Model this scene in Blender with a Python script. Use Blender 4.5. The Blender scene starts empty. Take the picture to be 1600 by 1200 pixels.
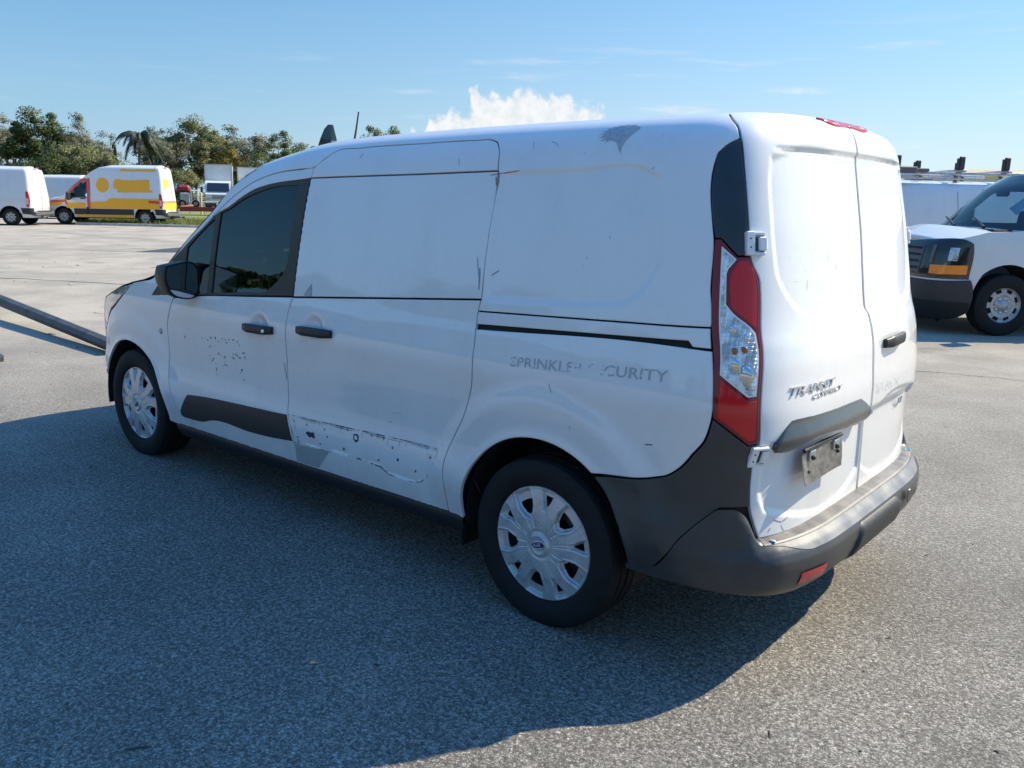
import bpy, math, random
import numpy as np
from mathutils import Vector, Matrix
from mathutils.geometry import delaunay_2d_cdt

random.seed(7)
rng = np.random.default_rng(7)
scene = bpy.context.scene
COL = scene.collection

# ---------------------------------------------------------------- camera
cam_data = bpy.data.cameras.new('camera')
cam = bpy.data.objects.new('camera', cam_data)
COL.objects.link(cam)
CAM_POS = np.array([-1.79353, 3.18044, 1.54927])
CAM_YAW, CAM_PITCH, CAM_ROLL, CAM_F = -0.867327, -0.213474, 0.022250, 1326.995


def cam_axes():
    cy, sy, cp, sp = math.cos(CAM_YAW), math.sin(CAM_YAW), math.cos(CAM_PITCH), math.sin(CAM_PITCH)
    d = np.array([cy * cp, sy * cp, sp])
    r = np.cross(d, [0, 0, 1.0])
    r /= np.linalg.norm(r)
    u = np.cross(r, d)
    cr, sr = math.cos(CAM_ROLL), math.sin(CAM_ROLL)
    return cr * r + sr * u, -sr * r + cr * u, d


_r, _u, _d = cam_axes()
M = Matrix.Identity(4)
for i in range(3):
    M[i][0], M[i][1], M[i][2], M[i][3] = _r[i], _u[i], -_d[i], CAM_POS[i]
cam.matrix_world = M
cam_data.sensor_fit = 'HORIZONTAL'
cam_data.sensor_width = 36.0
cam_data.lens = 36.0 * CAM_F / 1600.0
cam_data.clip_start = 0.05
cam_data.clip_end = 3000.0
scene.camera = cam

# ---------------------------------------------------------------- light, sky, exposure
LIGHT = Vector((0.545, 1.04, -1.0)).normalized()          # the way the sunlight travels
SUN_EL = math.asin(-LIGHT.z)
SUN_ROT = math.atan2(-LIGHT.x, -LIGHT.y)
sun_data = bpy.data.lights.new('sun', 'SUN')
sun_data.energy = 5.0
sun_data.angle = math.radians(0.55)
sun_data.color = (1.0, 0.87, 0.66)
sun = bpy.data.objects.new('sun', sun_data)
COL.objects.link(sun)
sun.rotation_euler = LIGHT.to_track_quat('-Z', 'Y').to_euler()
sun.location = (-8, -12, 20)

world = bpy.data.worlds.new('World')
scene.world = world
world.use_nodes = True
scene.view_settings.view_transform = 'Standard'
scene.view_settings.look = 'None'
scene.view_settings.gamma = 1.0
scene.view_settings.use_curve_mapping = False
scene.view_settings.exposure = 0.75
scene.cycles.use_denoising = True
scene.cycles.max_bounces = 10
scene.cycles.transparent_max_bounces = 12


def build_world():
    nt = world.node_tree
    N, L = nt.nodes, nt.links
    N.clear()
    out = N.new('ShaderNodeOutputWorld')
    bg = N.new('ShaderNodeBackground')
    bg.inputs['Strength'].default_value = 0.06
    L.new(bg.outputs[0], out.inputs[0])
    sky = N.new('ShaderNodeTexSky')
    sky.sky_type = 'NISHITA'
    sky.sun_disc = False
    sky.sun_elevation = SUN_EL
    sky.sun_rotation = SUN_ROT
    sky.altitude = 0
    sky.air_density = 1.0
    sky.dust_density = 0.3
    sky.ozone_density = 2.0
    tc = N.new('ShaderNodeTexCoord')
    sep = N.new('ShaderNodeSeparateXYZ')
    L.new(tc.outputs['Generated'], sep.inputs[0])

    def m(op, a, b=None, c=None):
        n = N.new('ShaderNodeMath')
        n.operation = op
        for i, v in enumerate((a, b, c)):
            if v is None:
                continue
            if isinstance(v, (int, float)):
                n.inputs[i].default_value = v
            else:
                L.new(v, n.inputs[i])
        return n.outputs[0]

    def noise(scale, detail, rough, dist=0.0):
        n = N.new('ShaderNodeTexNoise')
        n.inputs['Scale'].default_value = scale
        n.inputs['Detail'].default_value = detail
        n.inputs['Roughness'].default_value = rough
        n.inputs['Distortion'].default_value = dist
        L.new(tc.outputs['Generated'], n.inputs['Vector'])
        return n.outputs['Fac']

    def sstep(x, lo, hi):
        n = N.new('ShaderNodeMapRange')
        n.interpolation_type = 'SMOOTHSTEP'
        n.inputs[1].default_value = lo
        n.inputs[2].default_value = hi
        L.new(x, n.inputs[0])
        return n.outputs[0]

    el = m('MULTIPLY', m('ARCSINE', sep.outputs['Z']), 180 / math.pi)
    az = m('MULTIPLY', m('ARCTAN2', sep.outputs['Y'], sep.outputs['X']), 180 / math.pi)
    n_big = noise(26, 5, 0.55)
    n_fine = noise(85, 6, 0.6)
    puff = m('ADD', m('MULTIPLY', m('SUBTRACT', n_big, 0.5), 1.0), m('MULTIPLY', m('SUBTRACT', n_fine, 0.5), 1.05))
    # the cumulus bank: its height over azimuth
    fc = N.new('ShaderNodeFloatCurve')
    pts = [(0,0),(.29,0),(.31,.53),(.33,.585),(.38,.62),(.43,.625),(.46,.68),(.50,.675),(.53,.645),(.555,.695),(.605,.70),(.645,.67),(.667,.64),(.687,.69),(.71,.66),(.735,.675),(.75,.722),(.767,.70),(.775,.555),(.79,.525),(.815,.56),(.84,.56),(.86,.515),(.885,.52),(.91,.505),(.925,.40),(.945,.46),(.96,.40),(.975,0),(1,0)]
    cv = fc.mapping.curves[0]
    cv.points[0].location = pts[0]
    cv.points[1].location = pts[-1]
    for p in pts[1:-1]:
        cv.points.new(*p)
    fc.mapping.update()
    u = m('ADD', m('DIVIDE', m('ADD', az, m('ADD', 52.0, m('MULTIPLY', m('SUBTRACT', n_big, 0.5), 2.2))), 20.0), 0.5)
    u = m('MINIMUM', m('MAXIMUM', u, 0.0), 1.0)
    L.new(u, fc.inputs['Value'])
    H = m('MULTIPLY', fc.outputs[0], 10.0)
    bank = sstep(m('ADD', m('SUBTRACT', H, el), m('MULTIPLY', puff, 1.9)), -0.15, 0.75)
    bank = m('MULTIPLY', bank, sstep(H, 0.2, 1.0))
    # far low cloud streaks, all round the horizon
    mp = N.new('ShaderNodeMapping')
    mp.inputs['Scale'].default_value = (3.2, 3.2, 34.0)
    L.new(tc.outputs['Generated'], mp.inputs[0])
    st = N.new('ShaderNodeTexNoise')
    st.inputs['Scale'].default_value = 2.2
    st.inputs['Detail'].default_value = 5
    st.inputs['Roughness'].default_value = 0.55
    L.new(mp.outputs[0], st.inputs['Vector'])
    sx, sy = -LIGHT.x / math.hypot(LIGHT.x, LIGHT.y), -LIGHT.y / math.hypot(LIGHT.x, LIGHT.y)
    tow = sstep(m('ADD', m('MULTIPLY', sep.outputs['X'], sx), m('MULTIPLY', sep.outputs['Y'], sy)), -0.15, 0.85)
    streak = m('MULTIPLY', sstep(st.outputs['Fac'], 0.55, 0.74), m('MULTIPLY', sstep(el, 1.0, 4.0), m('SUBTRACT', 1.0, sstep(el, 7.0, 12.0))))
    streak = m('MULTIPLY', streak, m('ADD', 0.05, m('MULTIPLY', tow, 0.5)))
    shade = sstep(m('ADD', n_fine, m('MULTIPLY', n_big, 0.6)), 0.55, 1.0)
    ccol = N.new('ShaderNodeMix')
    ccol.data_type = 'RGBA'
    ccol.inputs[6].default_value = (7.4, 8.0, 8.7, 1)
    ccol.inputs[7].default_value = (9.7, 9.7, 9.7, 1)
    L.new(shade, ccol.inputs[0])
    fac = m('MAXIMUM', m('MULTIPLY', bank, 0.93), streak)
    mix = N.new('ShaderNodeMix')
    mix.data_type = 'RGBA'
    L.new(fac, mix.inputs[0])
    # blue deepens upwards; the unseen upper sky is raised to fill the shade
    ramp = N.new('ShaderNodeValToRGB')
    ramp.color_ramp.elements[0].position = 0.0
    ramp.color_ramp.elements[0].color = (0.70, 1.0, 1.28, 1)
    ramp.color_ramp.elements[1].position = 1.0
    ramp.color_ramp.elements[1].color = (2.2, 4.5, 6.4, 1)
    e1 = ramp.color_ramp.elements.new(0.24)
    e1.color = (0.78, 1.42, 1.62, 1)
    L.new(m('DIVIDE', el, 90.0), ramp.inputs[0])
    tint = N.new('ShaderNodeMix')
    tint.data_type = 'RGBA'
    tint.blend_type = 'MULTIPLY'
    tint.inputs[0].default_value = 1.0
    L.new(sky.outputs[0], tint.inputs[6])
    L.new(ramp.outputs[0], tint.inputs[7])
    # pale air low down, whiter towards the sun's side
    hz = N.new('ShaderNodeMix')
    hz.data_type = 'RGBA'
    hz.inputs[6].default_value = (4.3, 6.15, 8.0, 1)
    hz.inputs[7].default_value = (8.2, 9.1, 9.8, 1)
    L.new(tow, hz.inputs[0])
    low = N.new('ShaderNodeMix')
    low.data_type = 'RGBA'
    L.new(m('MULTIPLY', m('POWER', 2.718, m('MULTIPLY', m('MAXIMUM', el, 0.0), -0.13)), 0.90), low.inputs[0])
    L.new(tint.outputs[2], low.inputs[6])
    L.new(hz.outputs[2], low.inputs[7])
    L.new(low.outputs[2], mix.inputs[6])
    L.new(ccol.outputs[2], mix.inputs[7])
    L.new(mix.outputs[2], bg.inputs[0])


build_world()


# ---------------------------------------------------------------- helpers: materials
MATS = {}


class NT:
    """a small wrapper for building a node material"""

    def __init__(s, name):
        s.mat = bpy.data.materials.new(name)
        s.mat.use_nodes = True
        s.nt = s.mat.node_tree
        s.N, s.L = s.nt.nodes, s.nt.links
        s.bsdf = s.N['Principled BSDF']
        s.out = s.N['Material Output']
        s._co = None

    def co(s):
        if s._co is None:
            s._co = s.N.new('ShaderNodeTexCoord')
        return s._co.outputs['Object']

    def link(s, a, b):
        s.L.new(a, b)

    def val(s, sock, v):
        if isinstance(v, (int, float)):
            sock.default_value = v
        elif isinstance(v, (tuple, list)):
            sock.default_value = tuple(v) + ((1.0,) if len(v) == 3 and len(sock.default_value) == 4 else ())
        else:
            s.L.new(v, sock)

    def m(s, op, a, b=None, c=None):
        n = s.N.new('ShaderNodeMath')
        n.operation = op
        for i, v in enumerate((a, b, c)):
            if v is not None:
                s.val(n.inputs[i], v)
        return n.outputs[0]

    def map(s, scale):
        n = s.N.new('ShaderNodeMapping')
        n.inputs['Scale'].default_value = scale
        s.L.new(s.co(), n.inputs[0])
        return n.outputs[0]

    def noise(s, scale, detail=4, rough=0.55, vec=None, dist=0.0):
        n = s.N.new('ShaderNodeTexNoise')
        n.inputs['Scale'].default_value = scale
        n.inputs['Detail'].default_value = detail
        n.inputs['Roughness'].default_value = rough
        n.inputs['Distortion'].default_value = dist
        s.L.new(vec or s.co(), n.inputs['Vector'])
        return n.outputs['Fac']

    def voronoi(s, scale, feature='F1', vec=None):
        n = s.N.new('ShaderNodeTexVoronoi')
        n.feature = feature
        n.inputs['Scale'].default_value = scale
        s.L.new(vec or s.co(), n.inputs['Vector'])
        return n

    def step(s, x, lo, hi, a=0.0, b=1.0):
        n = s.N.new('ShaderNodeMapRange')
        n.interpolation_type = 'SMOOTHSTEP'
        for i, v in enumerate((x, lo, hi, a, b)):
            s.val(n.inputs[i], v)
        return n.outputs[0]

    def mix(s, f, a, b, blend='MIX'):
        n = s.N.new('ShaderNodeMix')
        n.data_type = 'RGBA'
        n.blend_type = blend
        s.val(n.inputs[0], f)
        s.val(n.inputs[6], a)
        s.val(n.inputs[7], b)
        return n.outputs[2]

    def bump(s, h, strength=0.3, dist=0.01):
        n = s.N.new('ShaderNodeBump')
        n.inputs['Strength'].default_value = strength
        n.inputs['Distance'].default_value = dist
        s.L.new(h, n.inputs['Height'])
        s.L.new(n.outputs[0], s.bsdf.inputs['Normal'])

    def set(s, **k):
        names = {'color': 'Base Color', 'rough': 'Roughness', 'metal': 'Metallic', 'coat': 'Coat Weight',
                 'coatrough': 'Coat Roughness', 'spec': 'Specular IOR Level', 'trans': 'Transmission Weight',
                 'alpha': 'Alpha', 'emit': 'Emission Color', 'emits': 'Emission Strength', 'ior': 'IOR'}
        for a, v in k.items():
            s.val(s.bsdf.inputs[names[a]], v)
        return s


def paint(name, col, rough=0.35, coat=1.0, dirt=0.10, dirtcol=(0.32, 0.29, 0.25), wave=0.0):
    t = NT(name)
    n1 = t.noise(2.3, 5, 0.6)
    n2 = t.noise(38, 4, 0.65)
    f = t.m('MULTIPLY', t.step(t.m('ADD', t.m('MULTIPLY', n1, 0.7), t.m('MULTIPLY', n2, 0.3)), 0.42, 0.75), dirt)
    vs = t.voronoi(55)
    sc = t.N.new('ShaderNodeSeparateColor')
    t.L.new(vs.outputs['Color'], sc.inputs[0])
    chip = t.m('MULTIPLY', t.step(sc.outputs[0], 0.985, 0.99), t.m('SUBTRACT', 1.0, t.step(vs.outputs['Distance'], 0.05, 0.14)))
    film = t.noise(3.0, 5, 0.6, vec=t.map((1.2, 1.2, 0.25)))
    f = t.m('ADD', f, t.m('MULTIPLY', t.step(film, 0.48, 0.75), dirt * 0.7))
    zz = t.N.new('ShaderNodeSeparateXYZ')
    t.L.new(t.co(), zz.inputs[0])
    road = t.m('MULTIPLY', t.step(zz.outputs['Z'], 0.80, 0.25), t.step(t.noise(7, 5, 0.65), 0.35, 0.7))
    f = t.m('MINIMUM', t.m('ADD', f, t.m('MULTIPLY', road, 0.16)), 1.0)
    c = t.mix(f, col, dirtcol)
    t.set(color=t.mix(t.m('MULTIPLY', chip, 0.7 if dirt > 0.09 else 0.0), c, (0.16, 0.15, 0.14)), rough=rough, coat=coat)
    t.bsdf.inputs['Coat IOR'].default_value = 1.52
    t.val(t.bsdf.inputs['Coat Roughness'], t.step(n1, 0.3, 0.75, 0.012, 0.05))
    if wave:
        t.bump(t.noise(4.5, 2, 0.5), wave, 0.02)
    MATS[name] = t.mat
    return t.mat


def plain(name, col, rough=0.5, metal=0.0, coat=0.0, var=0.25, scale=30, bump=0.0, spec=0.5):
    t = NT(name)
    n = t.noise(scale, 4, 0.6)
    lo = tuple(c * (1 - var) for c in col)
    hi = tuple(min(1, c * (1 + var)) for c in col)
    t.set(color=t.mix(t.step(n, 0.3, 0.7), lo, hi), metal=metal, coat=coat, spec=spec)
    t.val(t.bsdf.inputs['Roughness'], t.step(n, 0.25, 0.75, max(0.02, rough - 0.08), min(1, rough + 0.08)))
    if bump:
        t.bump(t.noise(scale * 8, 3, 0.6), bump, 0.002)
    MATS[name] = t.mat
    return t.mat


def glass(name, tint, rough=0.0, refl=(1, 1, 1)):
    t = NT(name)
    t.N.remove(t.bsdf)
    tr = t.N.new('ShaderNodeBsdfTransparent')
    tr.inputs[0].default_value = tint + (1,)
    gl = t.N.new('ShaderNodeBsdfGlossy')
    gl.inputs['Roughness'].default_value = rough
    gl.inputs['Color'].default_value = refl + (1,)
    fr = t.N.new('ShaderNodeFresnel')
    fr.inputs[0].default_value = 1.52
    dust = t.m('ADD', fr.outputs[0], t.m('MULTIPLY', t.noise(6, 4, 0.6), 0.004))
    mx = t.N.new('ShaderNodeMixShader')
    t.L.new(dust, mx.inputs[0])
    t.L.new(tr.outputs[0], mx.inputs[1])
    t.L.new(gl.outputs[0], mx.inputs[2])
    t.L.new(mx.outputs[0], t.out.inputs[0])
    MATS[name] = t.mat
    return t.mat


# ---------------------------------------------------------------- helpers: objects
def mk(name, V, F, mat=None, parent=None, N=None, smooth=True, mesh_only=False):
    me = bpy.data.meshes.new(name)
    V = np.asarray(V, float)
    me.from_pydata(V.tolist(), [], [tuple(int(i) for i in f) for f in F])
    if smooth:
        me.polygons.foreach_set('use_smooth', [True] * len(me.polygons))
    if mat is not None:
        for x in (mat if isinstance(mat, (list, tuple)) else [mat]):
            me.materials.append(x)
    me.update()
    if N is not None:
        me.normals_split_custom_set_from_vertices([tuple(n) for n in N])
    if mesh_only:
        return me
    o = bpy.data.objects.new(name, me)
    COL.objects.link(o)
    if parent is not None:
        o.parent = parent
    return o


def empty(name, label, cat, loc=(0, 0, 0), rz=0.0, group=None):
    o = bpy.data.objects.new(name, None)
    COL.objects.link(o)
    o.location = loc
    o.rotation_euler = (0, 0, rz)
    o.empty_display_size = 0.2
    tag(o, label, cat, group)
    return o


def tag(o, label=None, cat=None, group=None, kind=None):
    if label:
        o['label'] = label
    if cat:
        o['category'] = cat
    if group:
        o['group'] = group
    if kind:
        o['kind'] = kind
    return o


class MB:
    """collects boxes, tubes and lathes and links them as one mesh"""

    def __init__(s):
        s.V, s.F = [], []

    def add(s, V, F):
        k = len(s.V)
        s.V += [tuple(v) for v in V]
        s.F += [tuple(i + k for i in f) for f in F]
        return s

    def box(s, lo, hi, bev=0.0, rot=None, org=None):
        lo, hi = np.array(lo, float), np.array(hi, float)
        b = min(bev, *(0.49 * (hi - lo)))
        if b <= 0:
            V = [(x, y, z) for x in (lo[0], hi[0]) for y in (lo[1], hi[1]) for z in (lo[2], hi[2])]
            F = [(0, 1, 3, 2), (4, 6, 7, 5), (0, 4, 5, 1), (2, 3, 7, 6), (0, 2, 6, 4), (1, 5, 7, 3)]
        else:
            V, F, idx = [], [], {}
            for sx in (0, 1):
                for sy in (0, 1):
                    for sz in (0, 1):
                        c = np.array([(lo, hi)[sx][0], (lo, hi)[sy][1], (lo, hi)[sz][2]])
                        inn = np.array([1 - 2 * sx, 1 - 2 * sy, 1 - 2 * sz]) * b
                        for a in range(3):
                            v = c + inn
                            v[a] = c[a]
                            idx[(sx, sy, sz, a)] = len(V)
                            V.append(v)
            for a in range(3):
                o1, o2 = (a + 1) % 3, (a + 2) % 3
                for sd in (0, 1):
                    q = []
                    for s1, s2 in ((0, 0), (1, 0), (1, 1), (0, 1)):
                        k = [0, 0, 0]
                        k[a], k[o1], k[o2] = sd, s1, s2
                        q.append(idx[(*k, a)])
                    F.append(tuple(q) if sd else tuple(q[::-1]))
                for s1 in (0, 1):
                    for s2 in (0, 1):
                        k0, k1 = [0, 0, 0], [0, 0, 0]
                        k0[a], k1[a] = 0, 1
                        k0[o1] = k1[o1] = s1
                        k0[o2] = k1[o2] = s2
                        q = (idx[(*k0, o1)], idx[(*k1, o1)], idx[(*k1, o2)], idx[(*k0, o2)])
                        F.append(q if (s1 ^ s2) else q[::-1])
            for sx in (0, 1):
                for sy in (0, 1):
                    for sz in (0, 1):
                        t = (idx[(sx, sy, sz, 0)], idx[(sx, sy, sz, 1)], idx[(sx, sy, sz, 2)])
                        F.append(t if (sx + sy + sz) % 2 else t[::-1])
        V = np.array(V)
        if rot is not None:
            o = np.array(org if org is not None else (lo + hi) / 2)
            V = (V - o) @ np.array(rot).T + o
        return s.add(V, F)

    def tube(s, pts, r, n=10, cap=True):
        pts = [np.array(p, float) for p in pts]
        rr = r if isinstance(r, (list, tuple)) else [r] * len(pts)
        V, F = [], []
        prev = None
        for i, p in enumerate(pts):
            t = pts[min(i + 1, len(pts) - 1)] - pts[max(i - 1, 0)]
            t = t / (np.linalg.norm(t) + 1e-9)
            if prev is None:
                a = np.cross(t, [0, 0, 1.0] if abs(t[2]) < 0.9 else [1.0, 0, 0])
            else:
                a = prev - t * (prev @ t)
            a = a / (np.linalg.norm(a) + 1e-9)
            prev = a
            b = np.cross(t, a)
            for k in range(n):
                w = 2 * math.pi * k / n
                V.append(p + rr[i] * (math.cos(w) * a + math.sin(w) * b))
        for i in range(len(pts) - 1):
            for k in range(n):
                F.append((i * n + k, i * n + (k + 1) % n, (i + 1) * n + (k + 1) % n, (i + 1) * n + k))
        if cap:
            F.append(tuple(range(n))[::-1])
            F.append(tuple((len(pts) - 1) * n + k for k in range(n)))
        return s.add(V, F)

    def lathe(s, prof, c=(0, 0, 0), axis='y', n=48, sgn=1):
        """prof: (radius, along) pairs; axis y"""
        V, F = [], []
        for r, a in prof:
            for k in range(n):
                w = 2 * math.pi * k / n
                p = (r * math.cos(w), sgn * a, r * math.sin(w)) if axis == 'y' else (
                    (r * math.cos(w), r * math.sin(w), a) if axis == 'z' else (sgn * a, r * math.cos(w), r * math.sin(w)))
                V.append((c[0] + p[0], c[1] + p[1], c[2] + p[2]))
        for i in range(len(prof) - 1):
            for k in range(n):
                F.append((i * n + k, i * n + (k + 1) % n, (i + 1) * n + (k + 1) % n, (i + 1) * n + k))
        return s.add(V, F)

    def ell(s, c, r, n=14, m=8):
        V, F = [], []
        for i in range(m + 1):
            ph = math.pi * i / m
            for k in range(n):
                w = 2 * math.pi * k / n
                V.append((c[0] + r[0] * math.sin(ph) * math.cos(w), c[1] + r[1] * math.sin(ph) * math.sin(w), c[2] + r[2] * math.cos(ph)))
        for i in range(m):
            for k in range(n):
                F.append((i * n + k, (i + 1) * n + k, (i + 1) * n + (k + 1) % n, i * n + (k + 1) % n))
        return s.add(V, F)

    def prism(s, poly, a0, a1, axis='y'):
        """closed polygon (two coords) extruded along an axis"""
        n = len(poly)
        V = []
        for a in (a0, a1):
            for p in poly:
                V.append({'y': (p[0], a, p[1]), 'x': (a, p[0], p[1]), 'z': (p[0], p[1], a)}[axis])
        F = [tuple(range(n))[::-1], tuple(range(n, 2 * n))]
        F += [(i, (i + 1) % n, n + (i + 1) % n, n + i) for i in range(n)]
        return s.add(V, F)

    def build(s, name, mat, parent=None, smooth=False, sharp=35):
        o = mk(name, s.V, s.F, mat, parent, smooth=smooth)
        if smooth and sharp:
            o.data.set_sharp_from_angle(angle=math.radians(sharp))
        return o


# ---------------------------------------------------------------- helpers: vehicle skins
class Spl:
    """monotone cubic through points"""

    def __init__(s, pts):
        s.x = np.array([p[0] for p in pts], float)
        s.y = np.array([p[1] for p in pts], float)
        h = np.diff(s.x)
        d = np.diff(s.y) / h
        m = np.zeros(len(s.x))
        den = d[1:] + d[:-1]
        m[1:-1] = np.where(d[1:] * d[:-1] > 0, 2 * d[1:] * d[:-1] / np.where(np.abs(den) < 1e-12, 1, den), 0)
        m[0], m[-1] = d[0], d[-1]
        s.m = m

    def __call__(s, t):
        t = np.asarray(t, float)
        tc = np.clip(t, s.x[0], s.x[-1])
        i = np.clip(np.searchsorted(s.x, tc) - 1, 0, len(s.x) - 2)
        h = s.x[i + 1] - s.x[i]
        u = (tc - s.x[i]) / h
        return ((1 + 2 * u) * (1 - u) ** 2 * s.y[i] + u * (1 - u) ** 2 * h * s.m[i]
                + u * u * (3 - 2 * u) * s.y[i + 1] + u * u * (u - 1) * h * s.m[i + 1])


def sm(a, b, x):
    t = np.clip((x - a) / (b - a), 0, 1)
    return t * t * (3 - 2 * t)


class Skin:
    """A vehicle's outer skin as a surface over (q, z): q is the distance along the left flank (forward positive);
    past x0 it runs round the rear corner to the middle of the tail, past x1 round the front corner to the nose."""

    def __init__(s, prof, xf, xr, kz=None, x0=-.35, x1=2.75, nr=4.2, nf=3.4, lr=1.15, lf=1.75, crown=None, zk=1.2, relief=None):
        s.prof, s.xf, s.xr = Spl(prof), Spl(xf), Spl(xr)
        s.kz = Spl(kz) if kz else None
        s.x0, s.x1, s.nr, s.nf, s.lr, s.lf, s.crown, s.zk, s.relief = x0, x1, nr, nf, lr, lf, crown, zk, relief
        s.tr = s._table(.44, .85, nr)
        s.tf = s._table(1.2, .89, nf)

    @staticmethod
    def _table(A, W, n):
        th = np.linspace(0, np.pi / 2, 4001)
        a, b = np.sin(th) ** (2 / n) * A, np.cos(th) ** (2 / n) * W
        d = np.r_[0, np.cumsum(np.hypot(np.diff(a), np.diff(b)))]
        return th, d / d[-1]

    def base(s, q, z):
        q, z = np.broadcast_arrays(np.asarray(q, float), np.asarray(z, float))
        zn = np.where(z > s.zk, s.zk + (z - s.zk) / s.kz(q), z) if s.kz else z
        W = s.prof(zn)
        x, y = q.copy(), W.copy()
        f = (s.x0 - q) / s.lr
        sg = np.where(f > 1, -1., 1.)
        th = np.interp(np.clip(np.where(f > 1, 2 - f, f), 0, 1), s.tr[1], s.tr[0])
        A = s.x0 - s.xr(z)
        x = np.where(q < s.x0, s.x0 - A * np.sin(th) ** (2 / s.nr), x)
        y = np.where(q < s.x0, W * np.cos(th) ** (2 / s.nr) * sg, y)
        f = (q - s.x1) / s.lf
        sg = np.where(f > 1, -1., 1.)
        th = np.interp(np.clip(np.where(f > 1, 2 - f, f), 0, 1), s.tf[1], s.tf[0])
        A = s.xf(z) - s.x1
        x = np.where(q > s.x1, s.x1 + A * np.sin(th) ** (2 / s.nf), x)
        y = np.where(q > s.x1, W * np.cos(th) ** (2 / s.nf) * sg, y)
        zz = z
        if s.crown:
            c = np.clip((zn - s.crown[0]) / s.crown[1], 0, 1)
            zz = z + s.crown[2] * c * c * (1 - np.clip(np.abs(y) / s.crown[3], 0, 1) ** 2)
        return np.stack([x, y, zz], -1)

    def bn(s, q, z, e=2e-3):
        dq = s.base(q + e, z) - s.base(q - e, z)
        dz = s.base(q, z + e) - s.base(q, z - e)
        n = np.cross(dz, dq)
        return n / (np.linalg.norm(n, axis=-1, keepdims=True) + 1e-12)

    def pos(s, q, z, off=0.0):
        q, z = np.asarray(q, float), np.asarray(z, float)
        P = s.base(q, z)
        d = off if s.relief is None else off + s.relief(q, z)
        if np.ndim(d) == 0:
            return P + s.bn(q, z) * d if d != 0 else P
        return P + s.bn(q, z) * d[..., None]

    def nrm(s, q, z, e=1.2e-3, off=0.0):
        dq = s.pos(q + e, z, off) - s.pos(q - e, z, off)
        dz = s.pos(q, z + e, off) - s.pos(q, z - e, off)
        n = np.cross(dz, dq)
        return n / (np.linalg.norm(n, axis=-1, keepdims=True) + 1e-12)


def sdf(P, poly):
    """signed distance of points to a polygon, negative inside"""
    P, poly = np.asarray(P, float), np.asarray(poly, float)
    d = np.full(len(P), 1e9)
    ins = np.zeros(len(P), bool)
    for a, b in zip(poly, np.roll(poly, -1, 0)):
        e, w = b - a, P - a
        t = np.clip((w @ e) / (e @ e + 1e-18), 0, 1)
        d = np.minimum(d, np.linalg.norm(w - t[:, None] * e, axis=1))
        c = ((a[1] <= P[:, 1]) & (b[1] > P[:, 1])) | ((b[1] <= P[:, 1]) & (a[1] > P[:, 1]))
        xs = a[0] + (P[:, 1] - a[1]) / np.where(abs(b[1] - a[1]) < 1e-12, 1e-12, b[1] - a[1]) * e[0]
        ins ^= c & (P[:, 0] < xs)
    return np.where(ins, -d, d)


def area(p):
    p = np.asarray(p)
    x, y = p[:, 0], p[:, 1]
    return 0.5 * np.sum(x * np.roll(y, -1) - y * np.roll(x, -1))


def dense(poly, h, corner=38, round_=True):
    """resample a closed outline: curved through gentle turns, straight into sharp corners; counter-clockwise"""
    p = np.asarray(poly, float)
    if area(p) < 0:
        p = p[::-1]
    n = len(p)
    tan, cor = [], []
    for i in range(n):
        a, b = p[i] - p[i - 1], p[(i + 1) % n] - p[i]
        la, lb = np.linalg.norm(a) + 1e-9, np.linalg.norm(b) + 1e-9
        ang = math.degrees(math.acos(np.clip((a @ b) / la / lb, -1, 1)))
        cor.append(ang > corner or not round_)
        t = a / la * lb + b / lb * la
        tan.append(t / (np.linalg.norm(t) + 1e-9))
    out = []
    for i in range(n):
        a, b = p[i], p[(i + 1) % n]
        L = np.linalg.norm(b - a)
        k = max(1, int(math.ceil(L / h)))
        t0 = (b - a) if cor[i] else tan[i] * L
        t1 = (b - a) if cor[(i + 1) % n] else tan[(i + 1) % n] * L
        for j in range(k):
            u = j / k
            out.append((2 * u ** 3 - 3 * u * u + 1) * a + (u ** 3 - 2 * u * u + u) * t0 + (3 * u * u - 2 * u ** 3) * b + (u ** 3 - u * u) * t1)
    return np.array(out)


def inset(loop, g):
    e0 = loop - np.roll(loop, 1, 0)
    e1 = np.roll(loop, -1, 0) - loop
    e0 /= np.linalg.norm(e0, axis=1, keepdims=True) + 1e-12
    e1 /= np.linalg.norm(e1, axis=1, keepdims=True) + 1e-12
    n = np.stack([-(e0 + e1)[:, 1], (e0 + e1)[:, 0]], 1)
    n /= np.linalg.norm(n, axis=1, keepdims=True) + 1e-12
    c = np.clip(np.abs((n * np.stack([-e0[:, 1], e0[:, 0]], 1)).sum(1)), 0.5, 1)
    return loop + n * (g / c)[:, None]


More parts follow.
